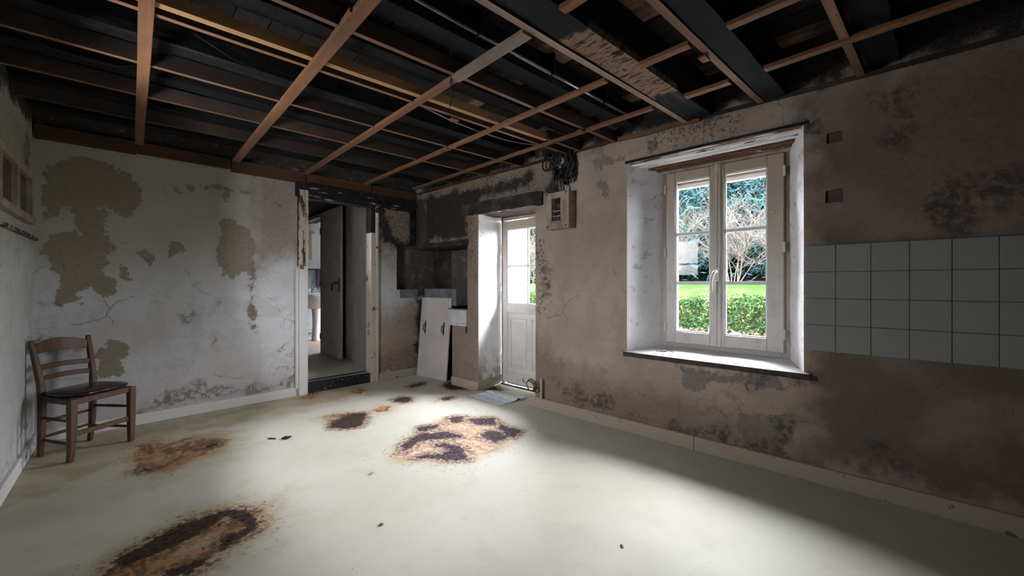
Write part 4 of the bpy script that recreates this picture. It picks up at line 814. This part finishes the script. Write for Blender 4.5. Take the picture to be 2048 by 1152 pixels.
# ------------------------------------------------------------------ meter box, cables and wires
mx = thing('meter_box', 'smoke-stained square meter box high beside the glass door', 'meter box', RW(.262,0,1.667), RANG)
mb = MB(); w_, h_, dp = .243, .315, .098
mb.box(0,-dp,0,.055,0,h_); mb.box(.152,-dp,0,w_,0,h_); mb.box(.055,-dp,0,.152,0,.062); mb.box(.055,-dp,.262,.152,0,h_); mb.box(.055,-.03,.062,.152,0,.262)
mb.build('case', M['meter'], mx, bevel=.003)
MB().box(.058,-.085,.064,.15,-.072,.26).build('meter_glass', M['meter_window'], mx)
MB().box(.085,-.090,.222,.135,-.084,.25).build('breaker', M['black'], mx)
for z in (.10,.145): MB().box(.062,-.088,z,.146,-.083,z+.008).build('label_strip', M['meter'], mx)
for x, z in ((.012,.014),(.212,.014),(.012,.30),(.212,.30)): MB().lathe([(.007,0),(.007,.004),(.002,.006)], 10).build('screw', M['iron'], mx, at=(x,-dp+.001,z)).rotation_euler = (math.pi/2,0,0)
MB().box(.0,-dp-.004,-.008,w_,0,.0).build('bottom_lip', M['meter'], mx, bevel=.002)
MB().tube([RW(.295,-.004,1.66)-RW(.262,0,1.667)]*1 + [RW(.295,-.004,1.30)-RW(.262,0,1.667)], .004, 6)
# burnt cable bundle hanging above the box
rnd = random.Random(12)
bw = thing('burnt_cables', 'charred cable bundle hanging from the ceiling over the meter box', 'cables', RW(.40,-.02,2.30), RANG)
for i in range(44):
    x = rnd.uniform(-.11,.11); L_ = rnd.uniform(.10,.27) * (1.15 if x > 0 else .8); pts = [(x*.8, rnd.uniform(-.03,.015), .08)]
    for k in range(5): pts.append((x + .018*math.sin(k*1.7+i) , pts[-1][1] + rnd.uniform(-.010,.008), .03 - L_*(k+1)/5))
    MB().tube(pts, rnd.uniform(.006,.014), 6).build('cable', M['wire'] if i % 6 else M['casing_burnt'], bw, smooth=True)
MB().tube([(.02,-.01,-.16),(.06,-.02,-.185),(.10,-.02,-.17),(.13,-.02,-.165)], .010, 6).build('cable', M['wire'], bw, smooth=True)
for i, L_ in enumerate((.30, .34, .27, .31)): MB().tube([(-.07+.028*i,-.03,-.10),(-.075+.03*i,-.05,-.2),(-.05+.03*i,-.055,-L_)], .006, 6).build('cable', M['wire'], bw, smooth=True)
def loop(c, r, n=20, turns=1.0, ax=(1,0,0), az=(0,0,1), ph=0, sq=1, drift=(0,0,0)):
    ax = Vector(ax); az = Vector(az); return [Vector(c) + ax*r*math.cos(ph+2*math.pi*turns*i/n) + az*r*sq*math.sin(ph+2*math.pi*turns*i/n) + Vector(drift)*i/n for i in range(n+1)]
t = MB().tube([(.0,.01,.10)] + loop((0,0,0), .042, 22, .97, ph=2.2, sq=1.25, drift=(0,.02,0)) + [(.03,.01,.10)], .0085, 8).build('cable_loop', M['wire'], None, smooth=True, at=RW(.215,-.05,2.262), rotz=RANG)
tag(t, 'thick dark cable loop hanging at the ceiling edge left of the charred bundle', 'cable')
cc = thing('cable_coil', 'small brown cable coil sticking out beside the glass door foot', 'cable', RW(.04,-.06,.205), RANG)
for i in range(4):
    MB().tube(loop((0,-.01+.007*i,0), .052+.005*i, 26, 1.03, ph=i*.8, sq=.80, ax=(.97,-.1,-.25), az=(.22,0,.97), drift=(.004,.004,.01)), .0042, 6).build('strand', M['cable'], cc, smooth=True)
MB().tube([(-.06,-.01,.02),(-.085,-.015,.035),(-.078,-.02,.065)], .004, 6).build('strand', M['cable'], cc, smooth=True)
MB().tube([(.05,0,0),(.088,.02,-.02),(.098,.045,-.07),(.098,.050,-.12)], .0045, 6).build('strand', M['cable'], cc, smooth=True)
t = MB().tube([(0,0,0),(0,0,.19)], .011, 10).build('cable_conduit', M['casing'], None, smooth=False, at=RW(.145,-.030,.098), rotz=RANG); tag(t, 'short upright conduit stub rising from the baseboard beside the coiled cable', 'conduit')
hw = thing('hanging_wire', 'black burnt wire dangling from the middle of the open ceiling', 'wire', (1.287,1.868,2.56))
MB().tube([(0,0,0),(.003,.002,-.10),(-.004,0,-.16)], .004, 6).build('wire', M['wire'], hw, smooth=True)
MB().lathe([(.004,-.02),(.016,-.01),(.018,.008),(.006,.016)], 10, (-.004,0,-.15)).build('connector', M['wire'], hw, smooth=True)
MB().tube([(-.004,0,-.16),(.004,.004,-.22),(-.008,.006,-.28),(.004,.004,-.33),(-.002,.006,-.38),(-.010,.008,-.42)], .0032, 6).build('wire', M['wire'], hw, smooth=True)
MB().tube([(-.004,0,-.16),(-.014,0,-.24),(.012,.004,-.29),(.010,.004,-.325)], .0028, 6).build('wire', M['wire'], hw, smooth=True)
cd = thing('conduit', 'long grey metal conduit clipped under the burnt floorboards', 'conduit', (0,1.63,2.44))
MB().tube([(.30,-.03,0),(1.2,0,0),(2.72,.02,.0)], .0095, 8).build('pipe', M['conduit'], cd, smooth=True)
MB().tube([(1.55,.008,0),(2.05,.012,0),(2.70,.02,.0)], .0100, 8).build('bright_pipe', M['steel'], cd, smooth=True)
for x in (.85,1.28,1.85,2.4): MB().box(x-.008,-.016,-.012,x+.008,.030,.115).build('clip', M['iron'], cd)
t = MB().tube([(1.25,2.44,2.40),(1.45,2.44,2.375),(1.70,2.46,2.352),(1.95,2.47,2.345),(2.2,2.47,2.345),(2.4,2.47,2.36),(2.62,2.40,2.37),(2.72,2.35,2.33)], .0055, 6).build('loose_cable', M['wire_grey'], None, smooth=True); tag(t, 'thin grey cable sagging between the cross battens near the window wall', 'cable')
t = MB().tube([(.05,3.12,2.41),(-.06,3.10,2.36),(-.18,3.08,2.345),(-.30,3.09,2.36),(-.42,3.10,2.40)], .0035, 6).build('loose_cable', M['wire'], None, smooth=True); tag(t, 'thin black cable sagging between battens above the chair corner', 'cable')
t = MB().tube([(.22,2.55,2.41),(.38,2.56,2.35),(.52,2.58,2.338),(.68,2.6,2.345)], .0016, 6).build('loose_cable', M['wire'], None, smooth=True); tag(t, 'fine dark wire drooping between the two widest battens', 'wire')

# ------------------------------------------------------------------ small things lying about
def rag():
    O = Vector((2.74,3.16,0)); ex = Vector((2.921-2.578,2.945-3.416,0)).normalized(); ey = Vector((-ex.y,ex.x,0)); nx, ny = 46, 30; vs = []; fs = []
    ca = [Vector(p) for p in ((2.578,3.416,0),(2.585,2.955,0),(2.925,2.93,0),(2.88,3.43,0))]
    for j in range(ny+1):
        for i in range(nx+1):
            u, v = i/nx, j/ny; p = (ca[0]*(1-u)+ca[1]*u)*(1-v) + (ca[3]*(1-u)+ca[2]*u)*v
            edge = min(u,1-u,v,1-v); f = max(0, min(1, (v-.25)*2.0)) * (1 - abs(u-.5)*1.2)
            w = math.sin(18*v + 5*NZ(Vector((u*2.2,v*2.2,1)))) ; z = .004 + .030*f*max(0,w) + .016*max(0,NZ(Vector((u*5,v*5,3)))) + (.018 if (u > .8 and v > .5) else 0)*v
            p += Vector((.02*NZ(Vector((u*6,v*6,8))), .02*NZ(Vector((u*6,v*6,9))), 0))*(1 if edge < .12 else .4)
            vs.append((p.x, p.y, z))
    for j in range(ny):
        for i in range(nx): fs.append((j*(nx+1)+i, j*(nx+1)+i+1, (j+1)*(nx+1)+i+1, (j+1)*(nx+1)+i))
    o = MB().add(vs, fs).build('floor_cloth', M['rag'], None, smooth=True); m_ = o.modifiers.new('thick', 'SOLIDIFY'); m_.thickness = .004; m_.offset = 1
    return tag(o, 'crumpled grey-blue cloth on the floor before the glass door', 'cloth')
rag()
def chip(name, label, cat, loc, sx, sy, sz, rz, mat, seed=0):
    bm = bmesh.new(); bmesh.ops.create_icosphere(bm, subdivisions=2, radius=1)
    for v in bm.verts:
        e = 1 + .35*NZ(v.co*2.1 + Vector((seed,0,0))); v.co = Vector((v.co.x*sx*e, v.co.y*sy*e, max(0, v.co.z*.5+.5)*sz*e))
    me = bpy.data.meshes.new(name); bm.to_mesh(me); bm.free(); me.materials.append(mat)
    o = bpy.data.objects.new(name, me); COL.objects.link(o); o.location = loc; o.rotation_euler = (0,0,rz); return tag(o, label, cat)
chip('char_flake', 'round black char lump on the floor between chair and big burn', 'debris', (.852,3.423,.001), .034,.028,.014, .4, M['black'], 1)
chip('char_flake', 'thin black char sliver left of the round char lump', 'debris', (.768,3.49,.001), .040,.010,.005, -.9, M['black'], 2)
chip('paint_flake', 'grey-blue paint flake lying in the open middle floor', 'debris', (1.074,2.429,.001), .026,.010,.005, .5, M['wire_grey'], 3)
chip('char_flake', 'small brown char crumb in the front middle of the floor', 'debris', (.882,1.882,.001), .013,.009,.005, .2, M['cable'], 4)
chip('char_flake', 'tiny black crumb nearest the camera on bare floor', 'debris', (1.596,.996,.001), .011,.007,.004, 1.0, M['wire'], 5)
rnd = random.Random(21); crumbs = [((2.12,2.63),.55),((1.5,2.5),.32),((1.38,3.55),.20),((2.75,3.75),.20),((.3,2.35),.30),((2.2,3.9),.5)]
for i in range(36):
    (cx_, cy_), rr = crumbs[i % len(crumbs)]; a_ = rnd.uniform(0,6.28); q = rr*rnd.uniform(.2,1)
    x, y = cx_+q*math.cos(a_), cy_+q*math.sin(a_)
    if x > 2.7 and y < 3.6: continue
    w_ = ('around the widest burnt patch', 'near the left end of the widest burnt patch', 'beside the small round burn before the doorway', 'on the floor below the stone sink', 'around the rusty stain near the chair', 'between doorway and widest burnt patch')[i % 6]
    o = chip('char_crumb', 'tiny dark char crumb ' + w_, 'debris', (x,y,.0012), rnd.uniform(.003,.008), rnd.uniform(.003,.006), .003, a_, M['black'], i); o['group'] = 'char crumbs ' + w_
kk = thing('window_key', 'small dark key and clip lying on the white window sill', 'key', RW(1.25,.10,.6455), RANG)
MB().box(-.032,-.008,.0,.012,.008,.006).build('bow', M['iron'], kk, bevel=.002); MB().tube([(.012,0,.006),(.035,.01,.014),(.075,.012,.006)], .0028, 6).build('shank', M['bronze'], kk, smooth=True)
MB().tube([(-.03,-.004,.003),(-.05,-.02,.003)], .002, 6).build('shank', M['iron'], kk, smooth=True)

# ------------------------------------------------------------------ garden
GZ = -.12
def gz(x): return GZ + min(max(0, x-12.3)*.185, 1.32)      # the lawn climbs behind the hedge
mb = MB(); g = grid('ground', lines(3.0, 40, .9), lines(-22, 45, 1.2), [], lambda u, v: (u, v, gz(u) + .03*NZ(Vector((u*.5,v*.5,0)))), M['grass'], {}); tag(g, kind='structure')
gv = MB().box(3.35,-12,-.2,9.2,30,GZ+.055).build('trim_3', M['gravel'], None); tag(gv, kind='structure')
def leafcloud(name, mat, pts_fn, n, size, parent=None, seed=0, narrow=.55):
    r = np.random.RandomState(seed); c = pts_fn(r, n); a = r.normal(size=(n,3)); a /= np.linalg.norm(a, axis=1)[:,None]
    b = r.normal(size=(n,3)); b -= (b*a).sum(1)[:,None]*a; b /= np.linalg.norm(b, axis=1)[:,None]
    s = size*r.uniform(.6,1.4,(n,1)); a *= s*1.5; b *= s*narrow
    v = np.empty((n,4,3)); v[:,0] = c-a; v[:,1] = c+b; v[:,2] = c+a; v[:,3] = c-b
    me = bpy.data.meshes.new(name); me.vertices.add(4*n); me.vertices.foreach_set('co', v.ravel()); me.loops.add(4*n); me.polygons.add(n)
    me.loops.foreach_set('vertex_index', np.arange(4*n)); me.polygons.foreach_set('loop_start', np.arange(0,4*n,4)); me.update(calc_edges=True); me.validate()
    me.materials.append(mat); o = bpy.data.objects.new(name, me); COL.objects.link(o); o['kind'] = 'stuff'
    if parent is not None: o.parent = parent
    return o
he = thing('garden_hedge', 'clipped low green hedge running across the garden outside', 'hedge', (11.6,3,GZ))
MB().box(-.30,-7,0,.30,13,.80).build('hedge_core', M['trunk'], he)
def hp_(r, n):
    f = r.randint(0, 3, n); y = r.uniform(-7,13,n); x = np.where(f==0, r.uniform(-.45,.45,n), np.where(f==1, -.42, -.36) + r.uniform(-.08,.06,n)); z = np.where(f==0, .90 + r.uniform(-.08,.08,n), r.uniform(0,.92,n))
    z += .05*np.sin(y*2.1); x += .05*np.sin(y*3.3+z*4); return np.stack([x,y,z],1)
leafcloud('hedge_leaves', M['hedge'], hp_, 40000, .034, he, 1)
def fl_(r, n): return np.stack([r.uniform(-1.6,-.45,n), r.uniform(-7,13,n), r.uniform(.06,.10,n)],1)
leafcloud('fallen_leaves', M['dry'], fl_, 3500, .04, he, 5)
def shrub(x, y, h, seed, label):
    rnd = random.Random(seed); t = thing('bare_shrub', label, 'shrub', (x, y, gz(x)), 0, 'bare shrubs behind the hedge'); mbs = MB(); big = MB()
    def grow(p, d, L, r, lv):
        pts = [p]; q = Vector(p); dd = Vector(d)
        for k in range(4):
            dd = (dd + Vector((rnd.uniform(-.28,.28), rnd.uniform(-.28,.28), rnd.uniform(-.12,.20)))).normalized(); q = q + dd*L/4; pts.append(q.copy())
        (big if lv == 0 else mbs).tube(pts, [r, r*.85, r*.7, r*.55, r*.35], 4 if lv else 6, cap=False)
        if lv < 3:
            for k in range((7, 6, 4)[lv]):
                i = rnd.randint(1,4); a_ = rnd.uniform(0,6.28); nd = (dd*.6 + Vector((math.cos(a_), math.sin(a_), rnd.uniform(-.2,.7)))*.8).normalized(); grow(pts[i], nd, L*rnd.uniform(.45,.75), r*.55, lv+1)
    for k in range(9):
        a_ = rnd.uniform(0,6.28); grow(Vector((.2*math.cos(a_),.2*math.sin(a_),0)), Vector((math.cos(a_)*.55, math.sin(a_)*.55, 1)).normalized(), h*rnd.uniform(.55,.75), .026, 0)
    big.build('stem', M['bark'], t); o = mbs.build('twigs', M['bark'], t, fix=False); o['kind'] = 'stuff'
    return t
shrub(19.2,6.4,3.5,1,'bare tan shrub behind the hedge, centred in the window view')
shrub(20.2,9.8,3.7,2,'bare tan shrub behind the hedge, seen in the left casement')
shrub(18.8,3.0,2.9,3,'bare tan shrub behind the hedge, towards the right of the window view')
shrub(16.8,16.5,4.2,4,'bare tan shrub seen through the glass door beyond the white wing')
th = thing('tall_hedge', 'tall dark evergreen hedge closing the far end of the garden', 'hedge', (29,8,gz(29)-.1))
MB().box(-.5,-20,0,.5,26,8.4).build('hedge_core', M['trunk'], th)
def th_(r, n): y = r.uniform(-20,26,n); z = r.uniform(0,9,n); return np.stack([-.65 + r.uniform(-.35,.12,n) + .2*np.sin(y*1.1+z*2), y, z],1)
leafcloud('hedge_leaves', M['conifer2'], th_, 50000, .13, th, 9)
def conifer(x, y, h, w, seed, mat, label):
    t = thing('conifer_tree', label, 'tree', (x, y, gz(x)), 0, 'conifers at the end of the garden')
    MB().tube([(0,0,0),(.1,0,h*.5),(0,0,h)], [.22,.14,.03], 8).build('trunk', M['trunk'], t, smooth=True)
    mb = MB(); rnd = random.Random(seed); C_ = []
    for i in range(120):
        z = h*(.08 + .9*(i/120)); R = w*(1 - (i/120)**1.4)*rnd.uniform(.75,1.05) + .2; a_ = i*2.4
        e = Vector((math.cos(a_)*R, math.sin(a_)*R, z - .10*R)); mb.tube([(0,0,z),(e.x*.5,e.y*.5,z+.05*R),tuple(e)], [.04,.025,.008], 4, cap=False)
        for k in range(9): C_.append((e.x*(k+1)/9, e.y*(k+1)/9, z + .05*R - .15*R*((k+1)/9)**2, .16 + .06*R))
    mb.build('boughs', M['trunk'], t, fix=False)['kind'] = 'stuff'; C_ = np.array(C_)
    def pf(r, n):
        k = r.randint(0, len(C_), n); q = C_[k]; return q[:,:3] + r.normal(size=(n,3))*np.stack([q[:,3]*1.3, q[:,3]*1.3, q[:,3]*.7],1)
    leafcloud('needles', mat, pf, 70000, .13, t, seed, .26)
conifer(24.5,9.0,13,4.4,1,M['conifer'],'blue-green conifer behind the shrubs, upper right of the window view')
conifer(26.5,14.2,13,4.4,2,M['conifer2'],'dark green conifer behind the shrubs, seen in the left casement')
conifer(24.0,3.4,12,4.0,3,M['conifer'],'blue-green conifer standing nearest the window side of the garden')
conifer(25.0,22.0,12,4.0,4,M['conifer2'],'dark green conifer far beyond the white wing')
